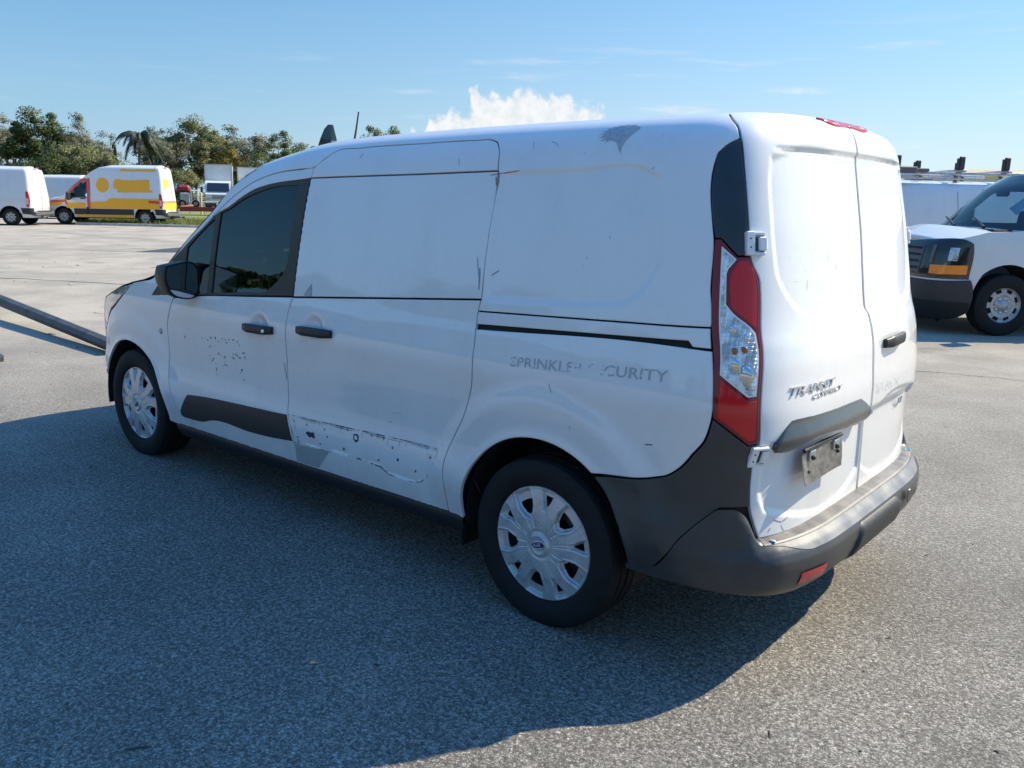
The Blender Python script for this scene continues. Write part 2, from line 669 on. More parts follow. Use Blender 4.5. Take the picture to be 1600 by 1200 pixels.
def panel(skin, name, poly, mat, parent, h=.012, gap=.0022, depth=.014, holes=(), off=0.0, edge=.0035, drop=.0022,
          corner=38, mirror=False, both=False, posf=None, rnd=True, thick_back=False):
    """a sheet-metal piece: an outline in (q, z) filled with a fine mesh that lies on the skin, its rim rolled over and turned in"""
    loops = [inset(dense(poly, h, corner, rnd), gap)]
    for hl in holes:
        loops.append(inset(dense(hl, h, corner, rnd), -gap)[::-1])
    rim = np.concatenate(loops)
    nr = len(rim)
    pts = [rim]
    inner = []
    if edge > 0:
        for lp in loops:
            inner.append(inset(lp, edge))
        inner = np.concatenate(inner)
    full = loops[0]
    lo, hi = full.min(0), full.max(0)
    gx, gz = np.meshgrid(np.arange(lo[0] + h / 2, hi[0], h), np.arange(lo[1] + h / 2, hi[1], h * .9))
    gx[1::2] += h / 2
    g = np.stack([gx.ravel(), gz.ravel()], 1)

    def depth_in(P):
        d = sdf(P, loops[0])
        for lp in loops[1:]:
            d = np.maximum(d, -sdf(P, lp[::-1]))
        return d
    g = g + rng.uniform(-.08, .08, g.shape) * h
    g = g[depth_in(g) < -max(h * .45, edge * 1.6)]
    if edge > 0:
        inner = inner[depth_in(inner) < -edge * .7]
        pts.append(inner)
    pts.append(g)
    P = np.concatenate(pts)
    edges, k = [], 0
    for lp in loops:
        m = len(lp)
        edges += [(k + i, k + (i + 1) % m) for i in range(m)]
        k += m
    r = delaunay_2d_cdt([Vector(p) for p in P], edges, [], 0, 1e-7)
    V2 = np.array([tuple(v) for v in r[0]])
    T = np.array([t for t in r[2] if len(t) == 3])
    cen = V2[T].mean(1)
    T = T[depth_in(cen) < 0]
    a = V2[T]
    ar = (a[:, 1, 0] - a[:, 0, 0]) * (a[:, 2, 1] - a[:, 0, 1]) - (a[:, 2, 0] - a[:, 0, 0]) * (a[:, 1, 1] - a[:, 0, 1])
    T = T[np.abs(ar) > 1e-10]
    ar = ar[np.abs(ar) > 1e-10]
    T[ar > 0] = T[ar > 0][:, ::-1]
    f = posf or skin.pos
    q, z = V2[:, 0], V2[:, 1]
    P3 = f(q, z, off)
    e = 1.2e-3
    n = np.cross(f(q, z + e, off) - f(q, z - e, off), f(q + e, z, off) - f(q - e, z, off))
    n /= np.linalg.norm(n, axis=1, keepdims=True) + 1e-12
    # rim vertices: find the CDT indices of the boundary
    cnt = {}
    for t in T:
        for i in range(3):
            ed = (t[i], t[(i + 1) % 3])
            cnt[ed] = cnt.get(ed, 0) + 1
    bound = [ed for ed in cnt if (ed[1], ed[0]) not in cnt]
    onrim = np.zeros(len(V2), bool)
    out2 = np.zeros((len(V2), 3))
    for i, j in bound:
        onrim[i] = onrim[j] = True
        d = P3[j] - P3[i]
        o = np.cross(d, n[i])
        o /= np.linalg.norm(o) + 1e-12
        out2[i] += o
        out2[j] += o
    l = np.linalg.norm(out2, axis=1, keepdims=True)
    out2 = np.where(l > 1e-9, out2 / np.where(l > 1e-9, l, 1), 0)
    N3 = n.copy()
    if edge > 0:
        P3 = np.where(onrim[:, None], P3 - n * drop, P3)
        # make sure "out" points away from the sheet
        N3 = np.where(onrim[:, None], n * .72 + out2 * .69, n)
    Vs, Ns, Fs = [P3], [N3], T.tolist()
    if depth > 0:
        ids = np.where(onrim)[0]
        mp = {}
        base_i = len(P3)
        for kk, i in enumerate(ids):
            mp[i] = kk
        m = len(ids)
        top = P3[ids]
        bot = top - n[ids] * depth
        Vs += [top, bot]
        Ns += [out2[ids], out2[ids]]
        for i, j in bound:
            a, b = mp[i], mp[j]
            Fs.append((base_i + b, base_i + a, base_i + m + a, base_i + m + b))
    V = np.concatenate(Vs)
    N = np.concatenate(Ns)
    res = []
    if not mirror or both:
        res.append(mk(name, V, Fs, mat, parent, N=N))
    if mirror or both:
        Vm, Nm = V * [1, -1, 1], N * [1, -1, 1]
        res.append(mk(name, Vm, [tuple(t)[::-1] for t in Fs], mat, parent, N=Nm))
    return res[0] if len(res) == 1 else res


def arc(c, r, a0, a1, n=24):
    return [(c[0] + r * math.cos(math.radians(a0 + (a1 - a0) * i / n)), c[1] + r * math.sin(math.radians(a0 + (a1 - a0) * i / n))) for i in range(n + 1)]


def cross_loft(name, L, mat, parent, bow, crown, m=17, flip=False, off=0.0, lip=None):
    """skin between a left edge curve (list of xyz) and its mirror image"""
    V, F = [], []
    for i, p in enumerate(L):
        b, c = bow(i / (len(L) - 1)), crown(i / (len(L) - 1))
        for k in range(m):
            u = 1 - 2 * k / (m - 1)
            if lip and k in (0, m - 1):
                V.append((p[0] + lip[0], (abs(p[1]) + lip[1]) * u, p[2] - lip[2]))
            else:
                if lip:
                    u = 1 - 2 * (k - 1) / (m - 3)
                V.append((p[0] + b * (1 - u * u), p[1] * u, p[2] + c * (1 - u * u) + off))
    for i in range(len(L) - 1):
        for k in range(m - 1):
            f = (i * m + k, i * m + k + 1, (i + 1) * m + k + 1, (i + 1) * m + k)
            F.append(f[::-1] if flip else f)
    return mk(name, V, F, mat, parent)


def text_mesh(body, size, extrude=0.0, shear=0.0, spacing=1.0, bold=0.0):
    cu = bpy.data.curves.new('lettering', 'FONT')
    cu.body = body
    cu.size = size
    cu.extrude = extrude
    cu.shear = shear
    cu.space_character = spacing
    cu.offset = bold
    cu.resolution_u = 3
    o = bpy.data.objects.new('lettering', cu)
    COL.objects.link(o)
    dg = bpy.context.evaluated_depsgraph_get()
    me = o.evaluated_get(dg).to_mesh()
    V = np.array([tuple(v.co) for v in me.vertices])
    F = [tuple(p.vertices) for p in me.polygons]
    o.evaluated_get(dg).to_mesh_clear()
    bpy.data.objects.remove(o)
    bpy.data.curves.remove(cu)
    return V, F


def text_on(skin, name, body, mat, parent, start, end, height, off=.0008, extrude=0.0, shear=0.0, bold=0.0, split=True):
    """lettering laid along the skin from start to end in (q, z), reading towards decreasing q"""
    V, F = text_mesh(body, 1.0, 0.0 if not extrude else 1.0, shear, 1.0, bold)
    w = V[:, 0].max() - V[:, 0].min()
    x0v = V[:, 0].min()
    hh = V[:, 1].max() - min(0, V[:, 1].min())
    u = (V[:, 0] - V[:, 0].min()) / w
    q = start[0] + (end[0] - start[0]) * u
    z = start[1] + (end[1] - start[1]) * u + (V[:, 1]) * height / hh
    o = np.where(V[:, 2] > 0, off + extrude, off * .2) if extrude else np.full(len(V), off)
    P = skin.base(q, z) + skin.bn(q, z) * (o + (skin.relief(q, z) if skin.relief else 0))[:, None]
    if not split:
        return mk(name, P, F, mat, parent, smooth=False)
    # one object per letter: group the faces by connected pieces
    par = list(range(len(V)))

    def find(i):
        while par[i] != i:
            par[i] = par[par[i]]
            i = par[i]
        return i
    for f in F:
        for i in f[1:]:
            par[find(i)] = find(f[0])
    groups = {}
    for f in F:
        groups.setdefault(find(f[0]), []).append(f)
    # pieces that overlap sideways are one letter
    items = sorted((min(V[i, 0] for f in g for i in f), max(V[i, 0] for f in g for i in f), g) for g in groups.values())
    letters = []
    for lo, hi, g in items:
        if letters and lo < letters[-1][1] - .35 * (hi - lo):
            letters[-1] = (letters[-1][0], max(hi, letters[-1][1]), letters[-1][2] + g)
        else:
            letters.append((lo, hi, g))
    for lo, hi, g in letters:
        ids = sorted({i for f in g for i in f})
        mp = {i: k for k, i in enumerate(ids)}
        mk(name, P[ids], [tuple(mp[i] for i in f) for f in g], mat, parent, smooth=False)
# ---------------------------------------------------------------- materials
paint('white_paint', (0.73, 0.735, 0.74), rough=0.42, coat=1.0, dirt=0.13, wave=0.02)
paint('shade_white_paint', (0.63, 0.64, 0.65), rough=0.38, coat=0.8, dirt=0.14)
paint('yellow_paint', (0.84, 0.39, 0.004), rough=0.45, coat=0.3, dirt=0.08)
paint('bright_yellow_paint', (0.86, 0.72, 0.02), rough=0.4, coat=0.7, dirt=0.05)
paint('red_paint', (0.55, 0.05, 0.04), rough=0.4, coat=0.7, dirt=0.08)
paint('grey_paint', (0.30, 0.32, 0.34), rough=0.4, coat=0.7, dirt=0.1)
plain('black_plastic', (0.017, 0.018, 0.020), rough=0.48, var=0.25, scale=60, bump=0.15)
plain('bumper_plastic', (0.040, 0.041, 0.043), rough=0.36, var=0.10, scale=14, bump=0.12)
plain('bevel_glare_plastic', (0.19, 0.187, 0.183), rough=0.34, var=0.16, scale=7, bump=0.1)  # lighter grey that paints in the sun glare on the bevel
plain('worn_step_plastic', (0.12, 0.115, 0.11), rough=0.5, var=0.45, scale=9, bump=0.2)
plain('gloss_black', (0.012, 0.013, 0.016), rough=0.12, coat=0.6, var=0.1)
plain('bronze_trim', (0.026, 0.023, 0.019), rough=0.38, coat=0.0, var=0.15, spec=0.4)
plain('seam_dark', (0.012, 0.012, 0.013), rough=0.8, var=0.2)
plain('rubber', (0.011, 0.011, 0.012), rough=0.75, spec=0.3, var=0.35, scale=25, bump=0.1)
plain('hubcap_silver', (0.50, 0.51, 0.52), rough=0.32, metal=0.35, coat=0.5, var=0.12, scale=18)
plain('steel_wheel', (0.05, 0.05, 0.055), rough=0.5, metal=0.4)
plain('steel_rim', (0.42, 0.42, 0.42), rough=0.4, metal=0.5, var=0.15)
plain('chrome', (0.62, 0.63, 0.65), rough=0.12, metal=1.0, var=0.05)
plain('plate_metal', (0.30, 0.29, 0.27), rough=0.36, metal=0.85, var=0.3, scale=45, bump=0.2)
plain('hinge_white', (0.70, 0.71, 0.72), rough=0.4, coat=0.4, var=0.08)
plain('primer_grey', (0.33, 0.36, 0.37), rough=0.55, var=0.08)
plain('scuff_grey', (0.24, 0.28, 0.33), rough=0.6, var=0.3, scale=80)
plain('scuff_dark', (0.03, 0.035, 0.045), rough=0.7, var=0.4, scale=80)
plain('rust', (0.30, 0.10, 0.05), rough=0.8, var=0.4, scale=90)
plain('amber', (0.90, 0.24, 0.008), rough=0.35, coat=0.3, var=0.08)
plain('dull_orange', (0.30, 0.11, 0.04), rough=0.25, coat=0.6, var=0.2)
plain('film_grey', (0.36, 0.385, 0.41), rough=0.5, var=0.15, scale=60)
plain('logo_blue', (0.012, 0.025, 0.12), rough=0.15, coat=1.0, var=0.05)
plain('cloth_seat', (0.035, 0.035, 0.038), rough=0.9, var=0.3)
plain('headlight_clear', (0.45, 0.47, 0.5), rough=0.1, metal=0.6, coat=1.0, var=0.4, scale=40)
plain('white_print', (0.75, 0.75, 0.75), rough=0.4, var=0.05)
plain('paper', (0.75, 0.76, 0.78), rough=0.8, var=0.05)
glass('tinted_glass', (0.045, 0.080, 0.125), refl=(.72, .92, 1.0))
glass('clear_glass', (0.66, 0.78, 0.80))
plain('mirror_silver', (0.75, 0.77, 0.78), rough=0.02, metal=1.0, var=0.02)


def lens(name, col, rough=0.06):
    t = NT(name)
    w = t.N.new('ShaderNodeTexWave')
    w.inputs['Scale'].default_value = 45
    w.wave_type = 'BANDS'
    w.bands_direction = 'Z'
    t.L.new(t.co(), w.inputs[0])
    f = t.step(w.outputs[1], 0.2, 0.9, 0.7, 1.0)
    t.set(color=t.mix(f, tuple(c * .6 for c in col), col), rough=rough + .1, coat=0.5, spec=0.3)
    t.val(t.bsdf.inputs['Coat Roughness'], 0.03)
    t.val(t.bsdf.inputs['Subsurface Weight'], 0.0)
    MATS[name] = t.mat


lens('red_lens', (0.60, 0.006, 0.014))
lens('dark_red_lens', (0.20, 0.006, 0.014))


def worn_decal(name, col, lo=0.47, hi=0.53, scale=26, base=None):
    """lettering film most of which has peeled off"""
    t = NT(name)
    n = t.noise(scale, 5, 0.7)
    n2 = t.noise(5.0, 2, 0.5)
    f = t.step(t.m('ADD', n, t.m('MULTIPLY', t.m('SUBTRACT', n2, 0.5), 0.5)), lo, hi)
    t.set(color=col, rough=0.6, alpha=f)
    MATS[name] = t.mat


worn_decal('peeled_lettering', (0.38, 0.41, 0.44), 0.455, 0.52, 46)
worn_decal('ghost_lettering', (0.55, 0.56, 0.57), 0.42, 0.60, 30)
worn_decal('grime_line', (0.03, 0.04, 0.05), 0.46, 0.56, 34)


def clear_lens():
    """clear ribbed reversing-light reflector"""
    t = NT('ribbed_reflector')
    w = t.N.new('ShaderNodeTexWave')
    w.inputs['Scale'].default_value = 26
    w.bands_direction = 'Z'
    t.L.new(t.co(), w.inputs[0])
    w2 = t.N.new('ShaderNodeTexWave')
    w2.inputs['Scale'].default_value = 26
    w2.bands_direction = 'X'
    t.L.new(t.co(), w2.inputs[0])
    h = t.m('ADD', t.step(w.outputs[1], 0.0, 0.3), t.step(w2.outputs[1], 0.0, 0.3))
    n = t.noise(30, 3, 0.6)
    t.set(color=t.mix(t.step(n, 0.35, 0.65), (0.35, 0.37, 0.38), (0.75, 0.78, 0.80)), rough=0.15, metal=0.6, coat=0.8)
    t.bump(h, 0.5, 0.004)
    MATS['ribbed_reflector'] = t.mat


clear_lens()

# ================================================================ THE GROUND
def ground_material():
    t = NT('asphalt')
    wn = t.N.new('ShaderNodeTexNoise')
    wn.inputs['Scale'].default_value = 60
    wn.inputs['Detail'].default_value = 3
    t.L.new(t.co(), wn.inputs['Vector'])
    va = t.N.new('ShaderNodeVectorMath')
    va.operation = 'MULTIPLY_ADD'
    va.inputs[1].default_value = (.016, .016, .016)
    t.L.new(wn.outputs['Color'], va.inputs[0])
    t.L.new(t.co(), va.inputs[2])
    wv = va.outputs[0]
    v1 = t.voronoi(125, vec=wv)
    v2 = t.voronoi(260, vec=wv)
    e1 = t.voronoi(125, 'DISTANCE_TO_EDGE', vec=wv)
    sp = t.N.new('ShaderNodeSeparateColor')
    t.L.new(v1.outputs['Color'], sp.inputs[0])
    sp2 = t.N.new('ShaderNodeSeparateColor')
    t.L.new(v2.outputs['Color'], sp2.inputs[0])
    stone = t.m('ADD', t.m('MULTIPLY', sp.outputs[0], 0.5), t.m('MULTIPLY', sp2.outputs[1], 0.5))
    pits = t.step(t.noise(70, 4, 0.7), 0.40, 0.56)
    gap = t.m('MULTIPLY', t.step(e1.outputs['Distance'], 0.0, 0.16, 0.35, 1.0), t.m('ADD', 0.35, t.m('MULTIPLY', pits, 0.65)))
    blotch = t.noise(0.9, 6, 0.62)
    broad = t.noise(0.16, 4, 0.6)
    fine = t.noise(18, 4, 0.7)
    # the bay the van stands in is coarser and greyer, the rest of the lot is worn pale
    off = t.N.new('ShaderNodeVectorMath')
    off.operation = 'DISTANCE'
    off.inputs[1].default_value = (-0.6, 2.6, 0)
    t.L.new(t.co(), off.inputs[0])
    rr = t.m('ADD', off.outputs['Value'], t.m('MULTIPLY', t.m('SUBTRACT', broad, 0.5), 9.0))
    worn = t.step(rr, 2.0, 12.5)
    dark = t.mix(t.step(stone, 0.2, 0.8), (0.145, 0.135, 0.117), (0.50, 0.467, 0.408))
    dark = t.mix(t.m('MULTIPLY', t.step(sp.outputs[1], 0.90, 0.97), 0.6), dark, (0.66, 0.63, 0.58))
    dark = t.mix(t.m('MULTIPLY', t.m('SUBTRACT', 1.0, gap), 0.95), dark, (0.030, 0.028, 0.026))
    pale = t.mix(t.m('ADD', t.m('MULTIPLY', stone, 0.5), t.m('MULTIPLY', fine, 0.5)), (0.295, 0.265, 0.217), (0.55, 0.497, 0.41))
    pale = t.mix(t.m('MULTIPLY', t.m('SUBTRACT', 1.0, gap), 0.4), pale, (0.12, 0.11, 0.09))
    c = t.mix(worn, dark, pale)
    bl = t.step(t.m('ADD', t.m('MULTIPLY', blotch, 0.65), t.m('MULTIPLY', broad, 0.35)), 0.36, 0.66, 0.80, 1.16)
    cm = t.N.new('ShaderNodeMix')
    cm.data_type = 'RGBA'
    cm.blend_type = 'MULTIPLY'
    cm.inputs[0].default_value = 1.0
    t.L.new(c, cm.inputs[6])
    cc = t.N.new('ShaderNodeCombineColor')
    for i in range(3):
        t.L.new(bl, cc.inputs[i])
    t.L.new(cc.outputs[0], cm.inputs[7])
    # long paving seams and oil stains out on the lot
    mp = t.N.new('ShaderNodeMapping')
    mp.inputs['Rotation'].default_value = (0, 0, math.radians(38))
    mp.inputs['Scale'].default_value = (0.03, 0.5, 1)
    t.L.new(t.co(), mp.inputs[0])
    band = t.noise(1.0, 4, 0.6, vec=mp.outputs[0])
    c2 = t.mix(t.m('MULTIPLY', t.step(band, 0.55, 0.72), 0.35), cm.outputs[2], (0.16, 0.15, 0.135))
    oil = t.m('MULTIPLY', t.step(t.noise(0.55, 3, 0.5), 0.60, 0.72), t.step(t.noise(3.0, 4, 0.6), 0.35, 0.6))
    c2 = t.mix(t.m('MULTIPLY', oil, 0.45), c2, (0.07, 0.065, 0.06))
    t.set(color=c2, rough=0.85, spec=0.35)
    hgt = t.m('ADD', t.m('MULTIPLY', t.m('MULTIPLY', stone, gap), 1.0), t.m('MULTIPLY', fine, 0.25))
    t.bump(hgt, 0.8, 0.005)
    MATS['asphalt'] = t.mat


ground_material()
GZ = 0.012                                    # tyres sit slightly flattened
mk('parking_lot_ground', [(-700, -700, GZ), (700, -700, GZ), (700, 700, GZ), (-700, 700, GZ)], [(0, 1, 2, 3)], MATS['asphalt'])
bpy.data.objects['parking_lot_ground']['kind'] = 'structure'

# ================================================================ THE WHITE VAN IN FRONT
def van_relief(q, z):
    d = np.zeros(np.broadcast(q, z).shape)
    q, z = np.broadcast_arrays(q, z)
    for (cx, cz, R, up) in ((0.0, .338, .388, 1.0), (3.075, .312, .385, .6)):
        r = np.hypot(q - cx, z - cz)
        d = d + .006 * np.exp(-((r - R) / .022) ** 2)
        d = d + .016 * up * (1 - sm(.50, .60, r)) * sm(.30, .50, z)
    P = np.stack([q.ravel(), z.ravel()], 1)

    def rec(poly, dep, w):
        poly = np.asarray(poly)
        lo, hi = poly.min(0) - .05, poly.max(0) + .05
        k = ((P > lo) & (P < hi)).all(1)
        o = np.zeros(len(P))
        if k.any():
            o[k] = dep * (1 - sm(-w, w, sdf(P[k], poly)))
        return o.reshape(q.shape)
    d = d - rec(REC_QUARTER, .006, .012)
    d = d - rec(REC_REAR, .011, .015)
    d = d - .006 * np.exp(-((z - 1.716) / .006) ** 2) * sm(-.80, -.84, q) * sm(-2.2, -2.16, q)
    d = d - rec(REC_PLATE, .009, .013)
    for (hq, hz) in ((1.728, .932), (1.305, .968)):
        d = d - .016 * np.exp(-(((q - hq) / .058) ** 2 + ((z - hz - .008) / .046) ** 2) ** 2)
    d = d - .014 * np.exp(-(((q + 1.70) / .058) ** 2 + ((z - 1.066) / .05) ** 2) ** 2)
    d = d - rec(BARE, .003, .003)
    return d


REC_QUARTER = dense([(.30, 1.645), (-.02, 1.652), (-.300, 1.655), (-.352, 1.630), (-.385, 1.525), (-.406, 1.375), (-.388, 1.327),
                     (-.326, 1.252), (-.290, 1.230), (-.232, 1.222), (.30, 1.190)], .03)
_half = [(-1.36, 1.712), (-.845, 1.702), (-.800, 1.690), (-.794, 1.63), (-.800, 1.55), (-.818, 1.40), (-.835, 1.335), (-.873, 1.285),
         (-.970, 1.210), (-1.04, 1.190), (-1.36, 1.186)]
REC_REAR = dense(_half + [(-3.0 - a, b) for a, b in _half[::-1]], .03)
REC_PLATE = dense([(-.800, .80), (-.797, .64), (-.815, .605), (-.86, .59), (-1.44, .575), (-1.48, .60), (-1.485, .78), (-1.40, .82), (-.90, .82)], .03)
BARE = [(1.523, .531), (1.104, .550), (.927, .558), (.711, .567), (.530, .573), (.522, .559), (.580, .452), (.606, .426), (.640, .410),
        (.687, .406), (.812, .406), (.864, .428), (1.012, .433), (1.16, .428), (1.484, .411)]

VAN = Skin(
    prof=[(.18, .85), (.24, .868), (.32, .885), (.40, .898), (.47, .903), (.53, .900), (.58, .893), (.63, .889), (.70, .891), (.78, .896),
          (.86, .901), (.925, .905), (.96, .903), (1.01, .896), (1.06, .888), (1.10, .880), (1.16, .871), (1.3, .850), (1.45, .825),
          (1.6, .795), (1.70, .768), (1.75, .747), (1.785, .722), (1.81, .688), (1.825, .645), (1.835, .57)],
    xf=[(.15, 3.78), (.22, 3.84), (.35, 3.92), (.5, 3.955), (.7, 3.96), (.85, 3.92), (.95, 3.84), (1.0, 3.76), (1.05, 3.6), (1.2, 3.4), (1.9, 3.4)],
    xr=[(.15, -.80), (.3, -.83), (.45, -.835), (.50, -.815), (.67, -.813), (.785, -.811), (.81, -.822), (.84, -.833), (.9, -.832), (.99, -.824),
        (1.06, -.817), (1.12, -.805), (1.17, -.789), (1.22, -.777), (1.33, -.76), (1.47, -.739), (1.58, -.718), (1.70, -.694), (1.75, -.682),
        (1.785, -.667), (1.81, -.645), (1.825, -.61), (1.835, -.56)],
    kz=[(-1, 1.), (-.3, 1.), (.3, .993), (1.0, .972), (1.3, .955), (1.5, .93), (1.75, .87), (1.9, .83), (2.1, .80), (4.5, .80)],
    crown=(1.45, .38, .022, .74), relief=van_relief)


def e_top(q):
    return 1.2 + .625 * float(VAN.kz(q))


PILLAR = [(1.93, 1.692), (1.966, 1.668), (2.085, 1.603), (2.259, 1.453), (2.469, 1.298), (2.63, 1.172), (2.787, 1.099)]
HOODE = [(2.95, 1.066), (3.10, 1.047), (3.22, 1.018), (3.32, .975), (3.45, .930), (3.62, .895), (3.85, .875), (4.15, .865), (4.5, .862)]
ROOFQ = list(np.linspace(-.60, 1.85, 34))


def build_van():
    van = empty('delivery_van', 'white cargo van with peeling lettering and a missing door cladding, closest to the camera', 'van')
    W, BP, SD = MATS['white_paint'], MATS['black_plastic'], MATS['seam_dark']
    two = dict(both=True)
    # ---- roof skin, windscreen, bonnet
    rear_e = [VAN.pos(q, 1.825) for q in np.linspace(-1.499, -.60, 26)]
    rear_e = [rear_e[0] + np.array([-.012, 0, -.006])] + rear_e
    roof_e = rear_e + [VAN.pos(q, e_top(q)) for q in ROOFQ[1:]] + [VAN.pos(*e) for e in PILLAR[:2]]
    nE = len(roof_e)

    def rcrown(t):
        p = roof_e[min(nE - 1, int(round(t * (nE - 1))))]
        return .022 * (p[1] / .74) ** 2 + .008 * (p[1] / .65) ** 2 + .055 * float(sm(.9, 1.95, p[0]))
    roof = cross_loft('roof', roof_e, W, van, lambda t: .12 * max(0, (t - .86) / .14) ** 2, rcrown, m=27, lip=(0, .012, .006))
    ws_e = [VAN.pos(q, z) for q, z in dense_open(PILLAR[1:], .04)]
    wl = cross_loft('windscreen', ws_e, MATS['tinted_glass'], van, lambda t: .12 + .10 * t, lambda t: .055 + .025 * (1 - t), m=17)
    hd_e = [VAN.pos(q, z) for q, z in dense_open([PILLAR[-1]] + HOODE, .05)]
    nh = len(hd_e)
    cross_loft('bonnet', hd_e, W, van, lambda t: .22 * (1 - t) ** 2, lambda t: .10 * (1 - t) ** .7 * (1 if t < .98 else 0), m=17)
    # shark fin and whip aerial
    b = MB()
    fx, fy, fz = 1.88, .35, 1.765
    prof = [(.105, 0), (.070, .030), (.040, .075), (.018, .120), (-.004, .141), (-.030, .139), (-.036, .110), (-.044, .060), (-.062, .020), (-.080, 0)]
    for sgn in (1, -1):
        pass
    V, F = [], []
    for (x, z), w in zip(prof, (.012, .020, .022, .014, .006, .006, .010, .018, .026, .03)):
        V += [(fx + x, fy - w, fz + z), (fx + x, fy + w, fz + z)]
    n = len(prof)
    F = [(2 * i, 2 * i + 1, 2 * i + 3, 2 * i + 2) for i in range(n - 1)]
    F += [tuple(2 * i for i in range(n)), tuple(2 * i + 1 for i in range(n))[::-1]]
    mk('shark_fin_aerial', V, F, MATS['gloss_black'], van, smooth=False)
    MB().tube([(1.745, .30, 1.80), (1.72, .30, 1.885), (1.70, .30, 1.965)], [.006, .0045, .0035], 8).build('whip_aerial', BP, van, True)

    # ---- side panel over the doors and behind them
    top = [(q, e_top(q)) for q in ROOFQ] + PILLAR[:]
    low = [(2.60, 1.186), (2.51, 1.246), (2.344, 1.359), (2.176, 1.477), (2.057, 1.55), (1.962, 1.597), (1.863, 1.628), (1.72, 1.654),
           (1.551, 1.667), (1.446, 1.676), (1.391, 1.712), (1.334, 1.742), (1.174, 1.754), (.822, 1.763), (.486, 1.768), (.407, 1.767),
           (.375, 1.758), (.356, 1.736), (.331, 1.652), (.324, 1.636), (.324, 1.561), (.330, 1.437), (.332, 1.312), (.330, 1.186),
           (.338, 1.1435), (-.604, 1.1845), (-.606, 1.19), (-.598, 1.30), (-.596, 1.447), (-.590, 1.48), (-.577, 1.671), (-.586, 1.703), (-.618, 1.728),
           (-.662, 1.746), (-.647, 1.779), (-.614, 1.808)]
    side = panel(VAN, 'side_panel', top + low, W, van, corner=30, h=.0105, **two)
    quarter = [(.337, 1.078), (.336, .992), (.340, .869), (.361, .795), (.385, .729), (.424, .657), (.461, .581), (.476, .512), (.471, .426), (.471, .324), (.385, .320)]
    quarter += arc((0, .338), .386, 0, 126, 26)
    quarter += [(-.463, .690), (-.493, .701), (-.518, .719), (-.596, .834), (-.618, .917), (-.608, 1.115), (-.545, 1.117)]
    rq = panel(VAN, 'rear_quarter_panel', quarter, W, van, corner=30, **two)
    for s, p in zip((1, -1), (side, rq)):
        pass
    rc = panel(VAN, 'door_rail_cover', [(.337, 1.142), (-.604, 1.183), (-.604, 1.120), (-.547, 1.120), (-.533, 1.137), (.339, 1.094)], W, van, **two)
    # the door rail itself, down in its slot
    for s in (1, -1):
        V = [VAN.pos(q, z, -.030) * [1, s, 1] for q, z in ((.33, 1.062), (.33, 1.105), (-.55, 1.105), (-.55, 1.15))]
        a = [VAN.pos(.33, 1.07, -.03), VAN.pos(-.54, 1.112, -.03), VAN.pos(-.54, 1.142, -.03), VAN.pos(.33, 1.10, -.03)]
        mk('door_rail', [p * [1, s, 1] for p in a], [(0, 1, 2, 3)], SD, van, smooth=False)
        c = MB()
        c.tube([VAN.pos(q, 1.0785 + (.33 - q) * .0455, -.012) * [1, s, 1] for q in np.linspace(.32, -.53, 8)], .0035, 6)
        c.build('rail_lip', MATS['gloss_black'], van)

    # ---- fender
    fen = [(2.561, .284), (2.66, .279)] + arc((3.075, .312), .386, 184, 20, 30)
    fen += [(3.47, .60), (3.44, .74), (3.36, .83), (3.24, .90), (3.13, .985), (3.08, 1.043), (2.95, 1.060), (2.80, 1.082), (2.60, 1.18), (2.543, .996), (2.587, .907),
            (2.617, .85), (2.629, .724), (2.634, .593), (2.62, .494), (2.588, .39)]
    fl, fr = panel(VAN, 'front_fender', fen, W, van, corner=34, **two)
    for s, par in ((1, fl), (-1, fr)):
        c = VAN.pos(2.701, .798)
        MB().lathe([(0, .006), (.012, .006), (.016, .003), (.017, -.004)], (c[0], c[1] * s, c[2]), n=20, sgn=s).build('side_marker_lamp', MATS['steel_rim'], par, True)

    # ---- front end
    panel(VAN, 'headlight', [(3.09, 1.038), (3.26, .995), (3.44, .930), (3.62, .890), (3.86, .860), (3.84, .78), (3.62, .80), (3.45, .745), (3.37, .835), (3.25, .905), (3.14, .985)],
          MATS['headlight_clear'], van, h=.03, **two)
    panel(VAN, 'bumper_skin', [(3.44, .60), (3.475, .60), (3.45, .735), (3.62, .79), (3.85, .77), (3.90, .66), (4.4999, .63), (4.4999, .52), (3.95, .52), (3.80, .45), (3.47, .47)], W, van, h=.03, gap=.001, **two)
    panel(VAN, 'lower_grille', [(3.455, .33), (3.46, .46), (3.80, .445), (3.95, .515), (4.4999, .515), (4.4999, .22), (3.6, .20), (3.45, .24)], BP, van, h=.035, gap=.001, **two)
    panel(VAN, 'radiator_grille', [(3.92, .665), (3.87, .77), (3.88, .86), (4.15, .86), (4.4999, .857), (4.4999, .64)], MATS['gloss_black'], van, h=.04, gap=.001, **two)

    # ---- front doors
    door = [(2.540, .994), (2.587, .907), (2.617, .85), (2.629, .724), (2.634, .593), (2.62, .494), (2.585, .39), (2.561, .284), (1.485, .302), (1.487, .374), (1.489, .42),
            (1.530, .55), (1.531, .60), (1.528, .72), (1.520, .85), (1.515, .957), (1.505, 1.028), (1.480, 1.0935), (1.80, 1.068), (2.35, 1.0215)]
    frame = [(1.457, 1.628), (1.519, 1.621), (1.683, 1.609), (1.814, 1.593), (1.918, 1.570), (2.018, 1.530), (2.118, 1.481), (2.187, 1.457), (2.327, 1.373), (2.45, 1.290),
             (2.51, 1.243), (2.344, 1.357), (2.176, 1.475), (2.057, 1.548), (1.962, 1.595), (1.863, 1.626), (1.72, 1.652), (1.551, 1.664), (1.452, 1.672)]
